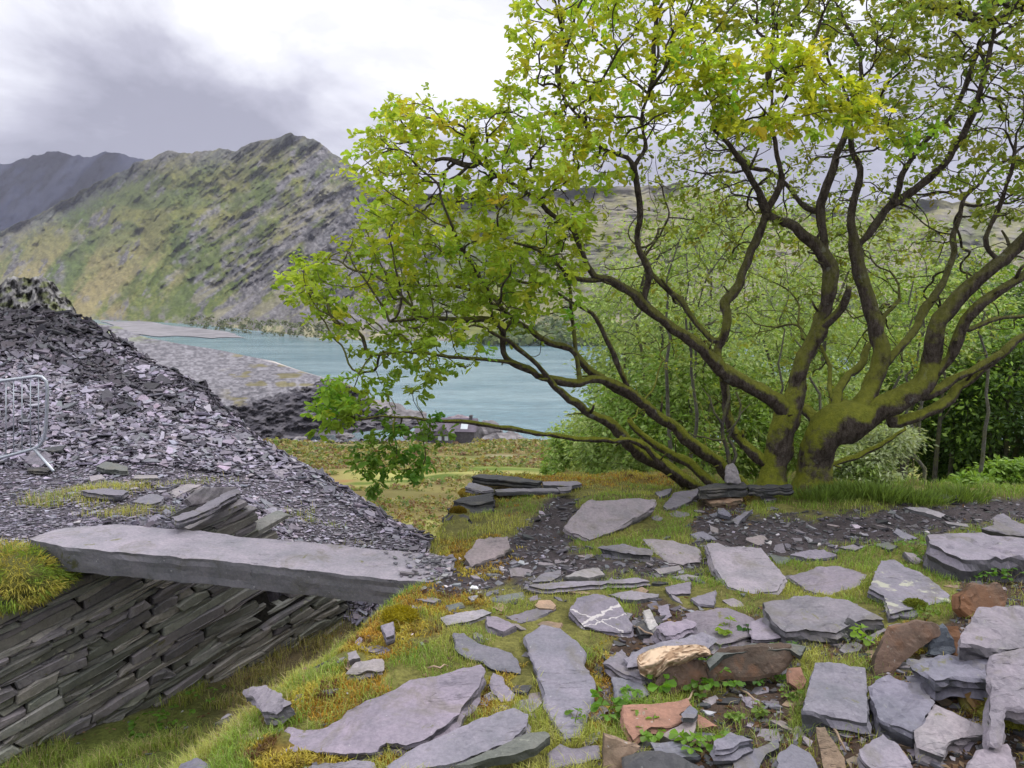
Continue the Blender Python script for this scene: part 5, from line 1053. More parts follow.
LIMB_C = [
 ('trunk', [(735,482,17),(728,474,16),(722,466,15),(710,458,14),(700,450,13.5),(690,443,13),(678,431,12.5),(667,421,12),(655,411,11.5),(643,403,11.5),(633,396,11),(620,388,11),(609,383,11),(600,379,10.5),(590,381,10),(578,382,10),(568,382,9.5),(557,382,9.5),(548,380,9),(540,377,9),(531,373,8.5),(523,368,8.5),(514,363,8),(507,356,7.5),(501,348,7.5),(503,340,7.5),(505,333,7),(501,325,7),(493,320,7),(480,319,6.5),(467,320,6),(450,319,5.5),(433,317,5),(415,318,4),(390,322,3)], 6.9, 5.5),
 ('branch', [(647,408,10),(640,403,9.5),(633,399,9),(625,394,9),(617,389,9),(608,383,8.5),(600,376,8.5),(591,369,8.5),(583,362,8),(577,354,8),(570,348,8),(560,347,7.5),(550,346,7),(541,341,7),(533,335,6.5),(525,327,6),(513,318,5),(500,306,4),(486,292,3)], 6.6, 6.0),
 ('branch', [(678,476,15),(668,469,14),(657,462,13.5),(646,456,13),(637,451,12.5),(630,445,12),(622,435,12),(613,425,11.5),(607,420,11.5),(598,416,11),(590,412,10.5),(583,406,10),(577,400,9),(570,396,8.5),(563,391,8),(557,387,7),(548,377,6.5),(540,368,6),(533,360,5.5),(527,353,5.5),(514,344,5),(500,337,4.5),(490,330,4)], 6.7, 5.8),
 ('branch', [(678,475,13),(670,468,12),(660,461,11),(652,454,10),(645,447,9.5),(637,442,8.5),(623,440,7),(611,440,6.5),(600,440,6.5),(584,439,6),(567,437,6),(550,434,5.5),(533,433,5.5),(524,432,5.5),(517,429,6),(508,428,5.5),(497,428,5),(488,426,5),(480,425,4.5),(467,422,4.5),(455,422,4.2),(443,422,4),(430,420,3.5),(417,418,3.2),(400,418,2.6),(380,416,2)], 6.5, 5.3),
 ('branch', [(704,477,12),(697,470,11),(690,463,10.5),(681,459,10),(673,455,9.5),(663,449,9),(653,445,8.5),(643,436,7),(633,427,6),(628,418,5)], 6.8, 7.0),
 ('branch', [(523,366,5),(510,362,5),(498,362,5),(480,360,4.5),(462,357,4.5),(445,357,4),(428,354,4),(410,352,3.5),(395,352,3),(372,356,2.2)], 5.75, 5.5),
 ('branch', [(580,381,6),(579,372,6),(578,362,5.5),(577,350,5),(575,335,5),(573,318,4.5),(572,300,4),(571,285,3.5)], 6.3, 6.4),
 ('branch', [(628,388,7),(622,375,6.5),(616,360,6),(612,350,5.5),(604,337,5),(597,322,5),(596,315,4.5),(585,308,4),(570,300,3.5),(552,290,3),(538,284,2.5)], 6.5, 6.2),
 ('branch', [(493,320,5),(490,310,4.5),(491,302,4.5),(486,288,4),(478,275,3.5),(474,265,3)], 5.7, 5.6),
]
def resample(limb, Y0, Y1, step=.055):
    a = np.array(limb, float); n = len(a); seg = np.concatenate([[0], np.cumsum(np.hypot(np.diff(a[:, 0]), np.diff(a[:, 1])))]); f = seg/seg[-1]
    Yk = Y0 + (Y1-Y0)*f; p = P(a[:, 0], a[:, 1], Yk); r = a[:, 2]/2*Yk/FOC
    L = np.concatenate([[0], np.cumsum(np.linalg.norm(np.diff(p, axis=0), axis=1))]); m = max(4, int(L[-1]/step)); t = np.linspace(0, L[-1], m)
    q = np.stack([np.interp(t, L, p[:, k]) for k in range(3)], -1); rr = np.interp(t, L, r)
    for _ in range(1): q[1:-1] = q[1:-1]*.5 + (q[:-2]+q[2:])*.25
    return q, rr
def oak(name, label, limbs, rg, base_px):
    root_p = hit(*base_px); root = empty(name, root_p, label, 'tree'); SP_, SR_, SD_, own = [], [], [], []
    for li, (nm, pts, Y0, Y1) in enumerate(limbs):
        q, rr = resample(pts, Y0, Y1); rr = rr*np.interp(rr, [.01, .03, .12], [.9, .86, .95])
        if nm == 'branch' and SP_ and pts[0][1] < 470:         # spring from the limb it is seen to leave
            allq = np.vstack(SP_); qa = proj(allq[:, 0], allq[:, 1], allq[:, 2]); q0 = proj(*q[0]); k0 = int(np.argmin(np.hypot(qa[0]-q0[0], qa[1]-q0[1]))); par_ = allq[k0]
            f = np.linspace(1, 0, len(q))**1.5; sc_ = 1 + (par_[1]/q[0][1]-1)*f; q = np.array([0, 0, CAMZ]) + (q-np.array([0, 0, CAMZ]))*sc_[:, None]
            m_ = max(3, int(np.linalg.norm(q[0]-par_)/.05)); pre = par_ + (q[0]-par_)*np.linspace(0, 1, m_)[:-1, None]; q = np.vstack([pre, q]); rr = np.concatenate([np.full(len(pre), rr[0]*1.1), rr])
        sarc = np.concatenate([[0], np.cumsum(np.linalg.norm(np.diff(q, axis=0), axis=1))]); wig = np.minimum(.030, rr*.9+.006)*ss(0, .25, sarc)
        for ax_ in range(3): q[:, ax_] += (fbm(sarc*4.5+li*7.1, sarc*0+ax_*5.3, 300+li, 3)-.5)*2*wig*(1 if ax_ != 1 else 1.4)
        if nm == 'trunk':
            q = np.vstack([q[0] + (q[0]-q[3])*2.2, q]); rr = np.concatenate([[rr[0]*1.35], rr]); rr[1] *= 1.15
        elif pts[0][1] > 470: q = np.vstack([q[0] + (q[0]-q[3])*2.0, q]); rr = np.concatenate([[rr[0]*1.2], rr])
        k = 16 if rr.max() > .07 else 10 if rr.max() > .03 else 7
        V, F, idx = tube_arrays(q, rr, k)
        nz = fbm(V[:, 0]*7+V[:, 1]*5, V[:, 2]*7-V[:, 1]*4, 200+li, 4)-.5; nz2 = fbm(V[:, 0]*2.2+V[:, 2]*2, V[:, 2]*2-V[:, 0], 260+li, 2)-.5
        ctr = np.repeat(q, k, 0); V = ctr + (V-ctr)*(1 + .50*nz + .42*nz2 + .35*(fbm(V[:, 0]*22+V[:, 1]*14, V[:, 2]*9, 290+li, 3)-.5))[:, None]
        me = nmesh(nm, V-root_p, [F, idx[:1, ::-1], idx[-1:]], None, True); obj(nm, me, M['bark'], root)
        d = np.gradient(q, axis=0); d /= np.linalg.norm(d, axis=1, keepdims=True); SP_.append(q); SR_.append(rr); SD_.append(d)
    AQ, AR, AD = np.vstack(SP_), np.concatenate(SR_), np.vstack(SD_); big = np.nonzero(AR > .022)[0]
    for k in range(26):                                        # snapped stubs and short spurs
        i = big[rg.integers(len(big))]; d = rg.normal(0, 1, 3); d -= AD[i]*(d@AD[i]); d /= np.linalg.norm(d); d = d + AD[i]*.5 + np.array([0, 0, .2]); r0 = rg.uniform(.005, .013); ln = AR[i] + rg.uniform(.03, .14)
        q = np.array([AQ[i], AQ[i]+d*ln*.6+rg.normal(0, .006, 3), AQ[i]+d*ln+rg.normal(0, .012, 3)]); obj('stub', tube_mesh('stub', q-root_p, [r0*1.3, r0, r0*.7], 6), M['bark'], root)
    return root, root_p, np.vstack(SP_), np.concatenate(SR_), np.vstack(SD_)

def sample_poly(poly, n, rg):
    a = np.array(poly); lo, hi = a.min(0), a.max(0); out = np.zeros((0, 2))
    while len(out) < n:
        p = rg.uniform(lo, hi, (n*3, 2)); p = p[inpoly(p[:, 0], p[:, 1], poly)]; out = np.vstack([out, p])
    return out[:n]
def build_oaks():
    rg = np.random.default_rng(71)
    trees = [oak('oak_tree', 'slender mossy oak with the sinuous upright trunk in the middle of the clump', LIMB_A, rg, (772, 487)),
             oak('oak_tree', 'stoutest mossy oak leaning far out to the right edge', LIMB_B, rg, (811, 486)),
             oak('oak_tree', 'low spreading oak with mossy limbs reaching left over the lake view', LIMB_C, rg, (715, 480))]
    # leaf clusters: region, number, distance range, leaves per cluster, size, tint
    D = [([(268,272),(300,262),(340,252),(372,215),(345,168),(366,130),(384,100),(420,98),(455,110),(490,96),(522,62),(512,18),(522,-14),(560,-60),(700,-60),(716,40),(690,120),(640,160),(600,196),(588,250),(560,300),(520,322),(478,338),(430,350),(400,372),(372,356),(335,345),(292,312)], 900, (5.2, 6.9), 22, 1.0, 'y'),
         ([(345,168),(384,100),(420,98),(490,100),(530,130),(540,230),(500,300),(400,330),(372,290),(372,215)], 110, (5.2, 6.4), 20, 1.0, 'y'),
         ([(312,395),(340,372),(372,376),(420,350),(452,372),(468,340),(490,352),(470,372),(430,392),(400,400),(360,400),(345,425),(318,420)], 46, (5.2, 5.7), 20, 1.0, 'g'),
         ([(352,448),(375,420),(430,412),(446,432),(440,462),(415,484),(398,478),(372,492),(352,470)], 38, (5.2, 5.5), 22, 1.0, 'd'),
         ([(306,405),(330,388),(352,396),(350,428),(322,432)], 16, (5.2, 5.5), 22, 1.0, 'g'),
         ([(672,66),(700,52),(745,38),(800,42),(850,78),(882,110),(880,132),(835,140),(790,128),(745,135),(690,112)], 150, (5.2, 5.9), 26, 1.0, 'b'),
         ([(880,140),(905,118),(945,128),(950,152),(915,160)], 20, (5.5, 6.0), 20, .9, 'g'),
         ([(680,-60),(1140,-60),(1140,60),(1000,60),(880,60),(800,36),(720,40)], 640, (5.6, 7.6), 22, .9, 'o'),
         ([(850,60),(1140,40),(1140,240),(1024,230),(960,210),(930,150),(880,130)], 400, (5.6, 7.6), 20, .85, 'o'),
         ([(640,150),(700,120),(800,130),(880,140),(940,160),(960,230),(900,260),(780,250),(700,250),(640,240)], 300, (6.4, 8.0), 16, .8, 'o'),
         ([(600,205),(700,250),(960,240),(1024,250),(1024,330),(940,370),(880,400),(800,420),(700,400),(650,360),(600,300)], 260, (6.8, 8.4), 14, .75, 'm'),
         ([(460,270),(560,230),(590,280),(575,330),(520,322)], 40, (5.6, 6.4), 18, .95, 'g')]
    A, per, sz, tint = [], [], [], []
    for poly, n, yr, lp, s, tn in D:
        pts = sample_poly(poly, int(n), rg); yy = rg.uniform(*yr, len(pts)); A.append(P(pts[:, 0], pts[:, 1], yy)); per += [lp]*len(pts); sz += [s]*len(pts); tint += [tn]*len(pts)
    A = np.vstack(A); per = np.array(per); sz = np.array(sz); tint = np.array(tint)
    sp = [t[2] for t in trees]; sr = [t[3] for t in trees]; sdv = [t[4] for t in trees]; own = np.concatenate([np.full(len(p), i) for i, p in enumerate(sp)])
    SPa, SRa, SDa = np.vstack(sp), np.concatenate(sr), np.vstack(sdv); ok = SRa < .062
    pr = proj(SPa[:, 0], SPa[:, 1], SPa[:, 2])
    S, Rr, Dd, Ow = SPa[ok], SRa[ok], SDa[ok], own[ok]
    nodes, par, reached = colonise(S, Rr, A, .065, .10, 1.3, rg, 170, .62, (0, 0, .06), Dd*.6)
    ns = len(S); tree = np.full(len(nodes), -1); tree[:ns] = Ow
    for i in range(ns, len(nodes)): tree[i] = tree[par[i]]
    print('oak nodes', len(nodes), 'reached', (reached >= 0).sum(), len(A))
    base = dict(y=(.42, .51, .055), g=(.28, .42, .045), d=(.13, .25, .03), b=(.44, .51, .05), o=(.25, .31, .055), m=(.24, .31, .06))
    for ti, (root, rp, *_r) in enumerate(trees):
        # relabel nodes of this tree
        sel = np.nonzero(tree == ti)[0]; mp = np.full(len(nodes), -1); mp[sel] = np.arange(len(sel)); nsl = int((sel < ns).sum())
        pp = np.array([mp[par[i]] if par[i] >= 0 else -1 for i in sel])
        (V, F), r = skeleton_tubes(nodes[sel], pp, nsl, Rr[:][sel[sel < ns]], .0033, 1.95, 6, 1.0, .026)
        if len(V): o = obj('twigs', nmesh('twigs', V-rp, [F], None, True), M['bark'], root); tag(o, kind='stuff')
        g = np.nonzero((reached >= 0) & (tree[np.maximum(reached, 0)] == ti))[0]
        pos, dr, ss_, cc = [], [], [], []
        for a in g:
            n = int(per[a]*rg.uniform(.6, 1.3)); c = A[a]; nd = nodes[reached[a]]; pa = par[reached[a]]; ax = (c-nodes[pa]) if pa >= 0 else rg.normal(0, 1, 3); ax = ax/max(np.linalg.norm(ax), 1e-6)
            # three or four rosettes on short spurs
            m = 3 if n > 15 else 2; hub = c + rg.normal(0, .05, (m, 3)); hub[0] = c; w = rg.integers(0, m, n)
            d = rg.normal(0, 1, (n, 3))*np.array([1, 1, .55]) + ax*.6; pos.append(hub[w] + rg.normal(0, .012, (n, 3))); dr.append(d); ss_.append(rg.lognormal(math.log(.052), .30, n).clip(.022, .095)*sz[a])
            b = np.array(base[tint[a]]); k = rg.uniform(.75, 1.25); hue = rg.normal(0, .12)
            col = b*k*np.array([1+hue, 1, 1-hue*.5]); col = np.tile(col, (n, 1))*rg.uniform(.8, 1.2, (n, 1))
            px, py = proj(*c); orange = (rg.uniform() < (.03 if tint[a] in 'yb' else .0))
            if orange: col = col*np.array([1.2, .88, .9])
            if tint[a] == 'y':
                t = np.clip((py-190)/150 + rg.normal(0, .3), 0, 1); col = col*(1-t) + np.array([.27, .39, .04])*k*t*rg.uniform(.8, 1.2, (n, 1))
            cc.append(col)
        # odd leaves along the twigs
        tips = sel[nsl:]; tips = tips[rg.uniform(0, 1, len(tips)) < .5]; tips = tips[np.isin(tips, sel[np.nonzero(r < .0045)[0]])]
        pos.append(nodes[tips] + rg.normal(0, .02, (len(tips), 3))); dr.append(rg.normal(0, 1, (len(tips), 3))*np.array([1, 1, .5])); ss_.append(rg.uniform(.035, .065, len(tips))*.95); cc.append(np.tile(base['g' if ti == 2 else 'o'], (len(tips), 1))*rg.uniform(.7, 1.3, (len(tips), 1)))
        pos, dr, ss_, cc = np.vstack(pos), np.vstack(dr), np.concatenate(ss_), np.vstack(cc)
        V, F, C = leaves(pos, dr, ss_, cc, rg); o = obj('foliage', nmesh('foliage', V-rp, F, C), M['leaf'], root); tag(o, kind='stuff'); print('leaves', len(pos))
build_oaks()

def simple_tree(name, label, cat, base, crown_c, crown_r, ncl, per, leafsize, cols, seed, trunk_r=.06, bark='grey', group=None, lean=None, width=.5, simple=True, mat='dull', nstem=1, hollow=.45, flat=0):
    rg = np.random.default_rng(seed); base = np.array(base, float); cc = np.array(crown_c, float); 
    if base[1] < 40: base[2] = float(H(base[0], base[1]))
    root = empty(name, base, label, cat, group)
    d = rg.normal(0, 1, (ncl*3, 3)); d /= np.linalg.norm(d, axis=1, keepdims=True); rr = rg.uniform(hollow**3, 1, (ncl*3, 1))**(1/3)
    A = cc + d*rr*np.array(crown_r)*(1+.25*(fbm(d[:, 0]*2+seed, d[:, 2]*2+d[:, 1], seed, 3)-.5)[:, None]*2); A = A[fbm(A[:, 0]*1.1+seed, A[:, 2]*1.1+A[:, 1]*.7, seed+5, 2) > .40][:ncl]
    S, Rs, Ds = [], [], []
    for sidx in range(nstem):
        top = cc + (rg.normal(0, .35, 3)*np.array(crown_r) if nstem > 1 else rg.normal(0, .1, 3)*np.array(crown_r)); n = 14; t = np.linspace(0, 1, n)[:, None]; b0 = base + (rg.normal(0, .12, 3)*np.array([1, 1, 0])*crown_r if nstem > 1 else 0)
        q = b0*(1-t) + top*t + np.sin(t*np.pi)*rg.normal(0, .06, 3)*np.linalg.norm(top-b0) + rg.normal(0, .02, (n, 3))*np.linalg.norm(top-b0)*.5; q[0] = b0 - np.array([0, 0, .25]); r = trunk_r*(1-.72*t[:, 0])*(1 if nstem == 1 else .7)
        obj('trunk' if nstem == 1 else 'stem', tube_mesh('trunk' if nstem == 1 else 'stem', q-base, r, 7), M[bark], root); S.append(q[3:]); Rs.append(r[3:]); Ds.append(np.gradient(q, axis=0)[3:])
    S = np.vstack(S); Rs = np.concatenate(Rs); sc = float(np.mean(crown_r)); step = max(.10, sc*.07)
    nodes, par, reached = colonise(S, Rs, A, step, step*1.4, sc*1.2, rg, 70, .4)
    (V, F), r = skeleton_tubes(nodes, par, len(S), Rs, max(.003, trunk_r*.05), 2.3, 5, 1.0, trunk_r*.5)
    if len(V): o = obj('branches', nmesh('branches', V-base, [F], None, True), M[bark], root); tag(o, kind='stuff')
    g = np.nonzero(reached >= 0)[0]; n = per; N = len(g)*n; hub = np.repeat(A[g], n, 0); spread = sc*.11
    off = rg.normal(0, 1, (N, 3))*spread*np.array([1.1, 1.1, .6]); pos = hub+off; dr = off/spread + rg.normal(0, .6, (N, 3)); s = leafsize*rg.uniform(.65, 1.25, N)
    col = np.array(cols)[rg.integers(0, len(cols), len(g))]*rg.uniform(.75, 1.25, (len(g), 1)); col = np.repeat(col, n, 0)*rg.uniform(.8, 1.2, (N, 1))
    V, F, C = leaves(pos, dr, s, col, rg, width, simple=simple, droop=.3); o = obj('foliage', nmesh('foliage', V-base, F, C), M[mat], root); tag(o, kind='stuff'); return root
LG = [(.29, .40, .12), (.37, .46, .17), (.24, .35, .10)]; DG = [(.07, .13, .03), (.10, .17, .04), (.055, .105, .03)]; PG = [(.45, .51, .33), (.37, .44, .25), (.30, .38, .19)]; BG = [(.22, .35, .055), (.17, .29, .05)]
def tree_at(name, label, cat, px, py, Y, rx, ry, ncl, per, ls, cols, seed, drop, **kw):
    """crown centred on the sight line of (px, py) at distance Y, rx by ry pixels; rooted drop metres lower"""
    c = P(px, py, Y); k = Y/FOC; base = np.array([c[0]+kw.pop('dx', 0), c[1]+.1, c[2]-drop]); return simple_tree(name, label, cat, base, c, (rx*k, max(rx, ry)*k*.8, ry*k), ncl, per, ls, cols, seed, **kw)
def build_backtrees():
    G = 'trees on the slope behind the oaks'
    tree_at('birch_tree', 'pale green tree with several thin grey stems behind the middle of the oak clump', 'tree', 690, 310, 11, 95, 125, 210, 36, .08, LG, 301, 4.2, trunk_r=.10, group=G, nstem=3)
    tree_at('birch_tree', 'pale green tree filling the gap between the two largest oak trunks', 'tree', 860, 320, 12.5, 95, 120, 190, 36, .085, LG, 302, 4.8, trunk_r=.09, group=G, nstem=3)
    tree_at('bushy_tree', 'broad light green tree low behind the mossy leaning limbs', 'tree', 690, 420, 10, 100, 75, 330, 46, .08, LG+BG, 303, 2.2, trunk_r=.08, group=G, nstem=2)
    tree_at('bushy_tree', 'light green tree right behind the bases of the two upright trunks', 'tree', 800, 425, 10.5, 90, 75, 300, 46, .08, LG, 304, 2.0, trunk_r=.08, group=G, nstem=2)
    tree_at('bushy_tree', 'yellow green tree behind the low spreading oak, left of the trunks', 'tree', 645, 445, 14, 70, 50, 260, 46, .11, LG, 305, 2.6, trunk_r=.08, group=G, nstem=2)
    tree_at('bushy_tree', 'bright green rounded bush standing in front of the lake edge', 'bush', 590, 455, 30, 42, 40, 240, 40, .17, BG+LG, 306, 2.2, trunk_r=.14, group=G, nstem=2)
    tree_at('bushy_tree', 'small bush at the lakeside path left of the bright rounded bush', 'bush', 556, 470, 34, 16, 9, 60, 30, .17, BG, 316, .9, trunk_r=.06, group=G, nstem=2)
    tree_at('willow_bush', 'pale silvery green willow bush right of the leaning trunk', 'bush', 905, 466, 8.4, 66, 36, 330, 50, .065, PG, 307, 1.0, trunk_r=.05, nstem=4, width=.34, hollow=.2)
    tree_at('willow_bush', 'small pale bush at the left foot of the silvery willow bush', 'bush', 855, 474, 8.3, 34, 26, 130, 40, .065, PG+LG, 317, .6, trunk_r=.03, nstem=3, width=.36, hollow=.2)
    tree_at('bushy_tree', 'wide pale green tree farther down the slope, left behind the oaks', 'tree', 660, 390, 17, 85, 65, 300, 46, .13, LG, 320, 5, trunk_r=.10, group=G, nstem=2)
    tree_at('bushy_tree', 'wide pale green tree farther down the slope, right behind the oaks', 'tree', 800, 375, 18, 100, 75, 330, 46, .14, LG, 321, 6, trunk_r=.10, group=G, nstem=2)
    tree_at('bushy_tree', 'green tree down the slope behind the silvery willow bush', 'tree', 910, 400, 16, 85, 70, 300, 46, .12, LG+BG, 322, 4, trunk_r=.10, group=G, nstem=2)
    GB = 'thin grey barked trees just behind the oaks'
    for i, (px, py, Y, rx, ry, drop, dx, lab) in enumerate([(676,265,8.8,34,75,3.2,.1,'thin grey barked tree behind the left fork of the sinuous oak trunk'), (722,245,9.2,38,90,3.5,-.05,'thin grey barked tree rising behind the kinked middle oak limb'), (778,300,8.9,34,70,2.6,.1,'thin grey barked tree between the sinuous trunk and the kinked limb'), (905,290,9.6,45,75,3.0,-.1,'thin grey barked tree behind the upright limb of the leaning oak'), (960,300,9.0,40,60,2.6,.15,'thin grey barked tree behind the right hand leaning limbs')]):
        tree_at('slender_tree', lab, 'tree', px, py, Y, rx, ry, 70, 9, .06, LG, 340+i, drop, trunk_r=.045, bark='pale', group=GB, nstem=2, dx=dx)
    W_ = 'dark trees of the wood at the right'
    tree_at('woodland_tree', 'dark green wood tree at the right picture edge', 'tree', 1010, 400, 13, 75, 90, 300, 40, .11, DG+BG, 308, 2.4, trunk_r=.10, group=W_)
    tree_at('woodland_tree', 'dark tree with a pale bare trunk left of the wood edge', 'tree', 945, 405, 15, 60, 62, 260, 40, .12, DG, 309, 2.6, trunk_r=.07, group=W_)
    tree_at('woodland_tree', 'low dark wood tree over the far end of the path', 'tree', 985, 455, 14.5, 62, 42, 220, 40, .11, DG, 310, 1.6, trunk_r=.07, group=W_, dx=-.3)
    tree_at('woodland_tree', 'mid green tree high at the back of the right wood', 'tree', 990, 330, 18, 95, 75, 260, 40, .15, BG+DG, 311, 4.5, trunk_r=.13, group=W_)
    tree_at('woodland_tree', 'wood tree beyond the right picture edge', 'tree', 1110, 420, 12, 90, 90, 260, 40, .12, DG, 312, 2.4, trunk_r=.10, group=W_)
    tree_at('bushy_tree', 'light green tree behind the lower right oak limbs', 'tree', 940, 340, 14, 80, 70, 180, 38, .10, LG+BG, 313, 3.4, trunk_r=.08, group=G, nstem=2)
    tree_at('bushy_tree', 'leafy bush at the far right end of the path', 'bush', 1010, 478, 9.5, 30, 18, 90, 36, .08, BG, 314, .45, trunk_r=.03, nstem=3)
    tree_at('bushy_tree', 'low leafy bush beside the black slab under the willow', 'bush', 975, 488, 8.6, 26, 12, 70, 30, .07, BG, 315, .25, trunk_r=.02, nstem=3)
    tree_at('birch_tree', 'thin open tree high behind the centre of the oaks', 'tree', 760, 260, 15, 80, 85, 110, 30, .10, LG, 318, 6, trunk_r=.10, group=G, nstem=2)
    tree_at('birch_tree', 'thin open tree behind the upper left trunk fork', 'tree', 640, 320, 17, 60, 60, 110, 30, .11, LG, 319, 5, trunk_r=.08, group=G, nstem=2)
    for i, (px, Y, h, lab) in enumerate([(934, 12.5, 2.4, 'leftmost bare pale trunk at the wood edge'), (949, 13.2, 2.6, 'second bare pale trunk at the wood edge'), (1003, 12.4, 2.2, 'thin bare trunk in the dark wood near the right edge'), (899, 11.2, 2.0, 'leaning bare trunk behind the silvery willow bush')]):
        b = P(px, 482, Y); q = np.array([b + np.array([(.35 if i == 3 else .05)*np.sin(t*2+i)*t*(-1 if i == 3 else 1), 0, -.3+t*h]) for t in np.linspace(0, 1, 12)])
        root = empty('bare_tree', b, lab, 'tree', 'bare trunks in the wood'); obj('trunk', tube_mesh('trunk', q-b, np.linspace(.045, .02, 12), 7), M['grey'], root)
        for k in range(3):
            s = q[6+k*2]; e = s + np.array([(-1)**k*.4, .1, .35]); obj('branch', tube_mesh('branch', np.array([s, (s+e)/2+np.array([0, 0, .06]), e])-b, [.012, .009, .005], 5), M['grey'], root)
build_backtrees()
def build_sapling():
    rg = np.random.default_rng(91); Y = 6.25; b = P(733, 481, Y); root = empty('sapling', b, 'thin leafless twisted sapling with pale base on the dark block', 'sapling')
    L_ = [([(733,481),(732,470),(729,460),(727,448),(723,438),(722,425),(725,412),(729,398),(728,385)], 4.5, 2.2), ([(732,466),(736,455),(733,445),(728,438),(733,427),(739,418),(741,405),(736,392)], 3.2, 1.6), ([(724,440),(714,440),(704,437),(695,436),(688,432)], 2, 1), ([(723,425),(714,412),(710,398),(702,388)], 2, 1), ([(727,432),(735,424),(741,413),(750,404)], 1.8, 1)]
    for pts, w0, w1 in L_:
        a = np.array(pts, float); q = P(a[:, 0], a[:, 1], Y + np.linspace(0, .1, len(a))); obj('stem', tube_mesh('stem', q-b, np.linspace(w0, w1, len(a))*Y/FOC/1.0*.5*1.3, 6), M['grey'], root)
    st = slab('pale grey stump stone under the sapling on the dark block', [(727,483),(728,468),(734,464),(738,470),(741,483)], .06, 0, col='pale', upright=8, Y=6.15, name='stump_stone', cat='stone')
build_sapling()
# ------------------------------------------------------------------ grass, moss, herbs
def build_grass():
    rg = np.random.default_rng(101)
    def blades(x, y, z, h, lean, w, col, seg=2):
        N = len(x); a = rg.uniform(0, 2*np.pi, N); d = np.stack([np.cos(a), np.sin(a), 0*a], -1); s = np.stack([-np.sin(a), np.cos(a), 0*a], -1); b = np.stack([x, y, z-.004], -1); up = np.array([0, 0, 1.0])
        m = b + up*(h*.6)[:, None] + d*(lean*.3*h)[:, None]; t = b + up*(h*(1-.25*lean))[:, None] + d*(lean*h)[:, None]; W_ = (w*.5)[:, None]*s
        V = np.stack([b-W_, b+W_, m+W_*.75, m-W_*.75, t], 1).reshape(-1, 3); k = np.arange(N)[:, None]*5
        return V, [k+np.array([[0, 1, 2, 3]]), k+np.array([[3, 2, 4]])], np.repeat(col, 5, 0)
    N = 560000; y = 2.05 + (9.0-2.05)*rg.uniform(0, 1, N)**1.7; x = rg.uniform(-.85, 1.28, N)*y; keep = (x > -4.2) & (x < 6.5); x, y = x[keep], y[keep]; z = H(x, y); c = classes(x, y, z)
    tuft = fbm(x*5, y*5, 111, 3); g = c['right']*(1-c['path'])*(1-c['lit']*.85)*(1-c['moss']*.55)*ss(.30, .58, tuft+.08*ss(4.0, 6.0, y)) + c['gully']*ss(.28, .5, tuft)*1.25 + c['left']*.0
    leftg = c['left']*ss(.6, .68, fbm(x*1.4+3, y*1.4, 91, 3))*ss(9.3, 8, y)
    verge = ss(2, 10, sdpoly(c['px'], c['py'], [(60,520),(70,512),(185,518),(170,527),(118,524)])); mound = ss(-1, 5, sdpoly(c['px'], c['py'], [(-80,545),(0,543),(50,545),(60,560),(52,580),(30,600),(0,606),(-80,620)]))
    g = np.maximum(g, leftg*.5); g = np.maximum(g, verge*c['left']); g = np.maximum(g, mound*(c['q'] < .02))
    keep = rg.uniform(0, 1, len(x)) < g*.8
    x, y, z, tuft = x[keep], y[keep], z[keep], tuft[keep]; px, py = c['px'][keep], c['py'][keep]; gul = c['gully'][keep]; mo = c['moss'][keep]; wr = c['wr'][keep]; md = mound[keep]
    ok = np.ones(len(x), bool)
    for poly, zt in TOPS:
        lo, hi = poly.min(0)-.01, poly.max(0)+.01; box = (x > lo[0]) & (x < hi[0]) & (y > lo[1]) & (y < hi[1]); idx = np.nonzero(box)[0]
        if len(idx): ins = inpoly(x[idx], y[idx], [tuple(p) for p in poly]); ok[idx[ins]] = False
    x, y, z, tuft, px, py, gul, mo, wr, md = (q[ok] for q in (x, y, z, tuft, px, py, gul, mo, wr, md)); N = len(x)
    bank = ss(.95, .6, wr)*ss(430, 300, px); longg = np.maximum.reduce([bank*.8, gul*.8, ss(3.2, 3.0, y)*.2, ss(5.6, 6.2, y)*ss(730, 780, px)*.35, md])
    h = rg.uniform(.016, .042, N)*(1+1.5*longg)*(.6+.9*tuft)*1.1; lean = rg.uniform(.1, 1.1, N); w = rg.uniform(.0014, .0028, N)*np.interp(y, [2, 5, 8], [1, 1.5, 2.3])
    gr = fbm(x*1.7, y*1.7, 121, 3); yel = np.clip(ss(.62, .35, gr) + .5*bank + mo*.6, 0, 1)*rg.uniform(.5, 1, N)
    yel = yel*(1-.7*ss(200, 150, px)*ss(690, 720, py)); yel = yel*(1-.6*ss(600, 720, px)*ss(600, 560, py)); dead = (rg.uniform(0, 1, N) < .09 + .22*bank + .35*gul*ss(200, 240, px))
    col = lerp(arr(.21, .33, .05)*np.ones((N, 3)), arr(.46, .44, .11), yel); col[dead] = arr(.5, .42, .22)*rg.uniform(.5, 1.1, (dead.sum(), 1)); col *= rg.uniform(.65, 1.3, (N, 1))
    V, F, C = blades(x, y, z, h, lean, w, col); o = obj('grass', nmesh('grass', V, F, C), M['blade']); tag(o, kind='stuff'); print('grass', N)
    # moss: dense short curls
    N = 330000; y = 2.05 + (8-2.05)*rg.uniform(0, 1, N)**1.6; x = rg.uniform(-.75, .78, N)*y; z = H(x, y); c = classes(x, y, z); keep = rg.uniform(0, 1, N) < c['moss']*1.3*ss(.25, .45, fbm(x*8, y*8, 131, 3)+.1); x, y, z = x[keep], y[keep], z[keep]; N = len(x)
    ok = np.ones(N, bool)
    for poly, zt in TOPS:
        lo, hi = poly.min(0), poly.max(0); idx = np.nonzero((x > lo[0]) & (x < hi[0]) & (y > lo[1]) & (y < hi[1]))[0]
        if len(idx): ins = inpoly(x[idx], y[idx], [tuple(p) for p in poly]); ok[idx[ins]] = False
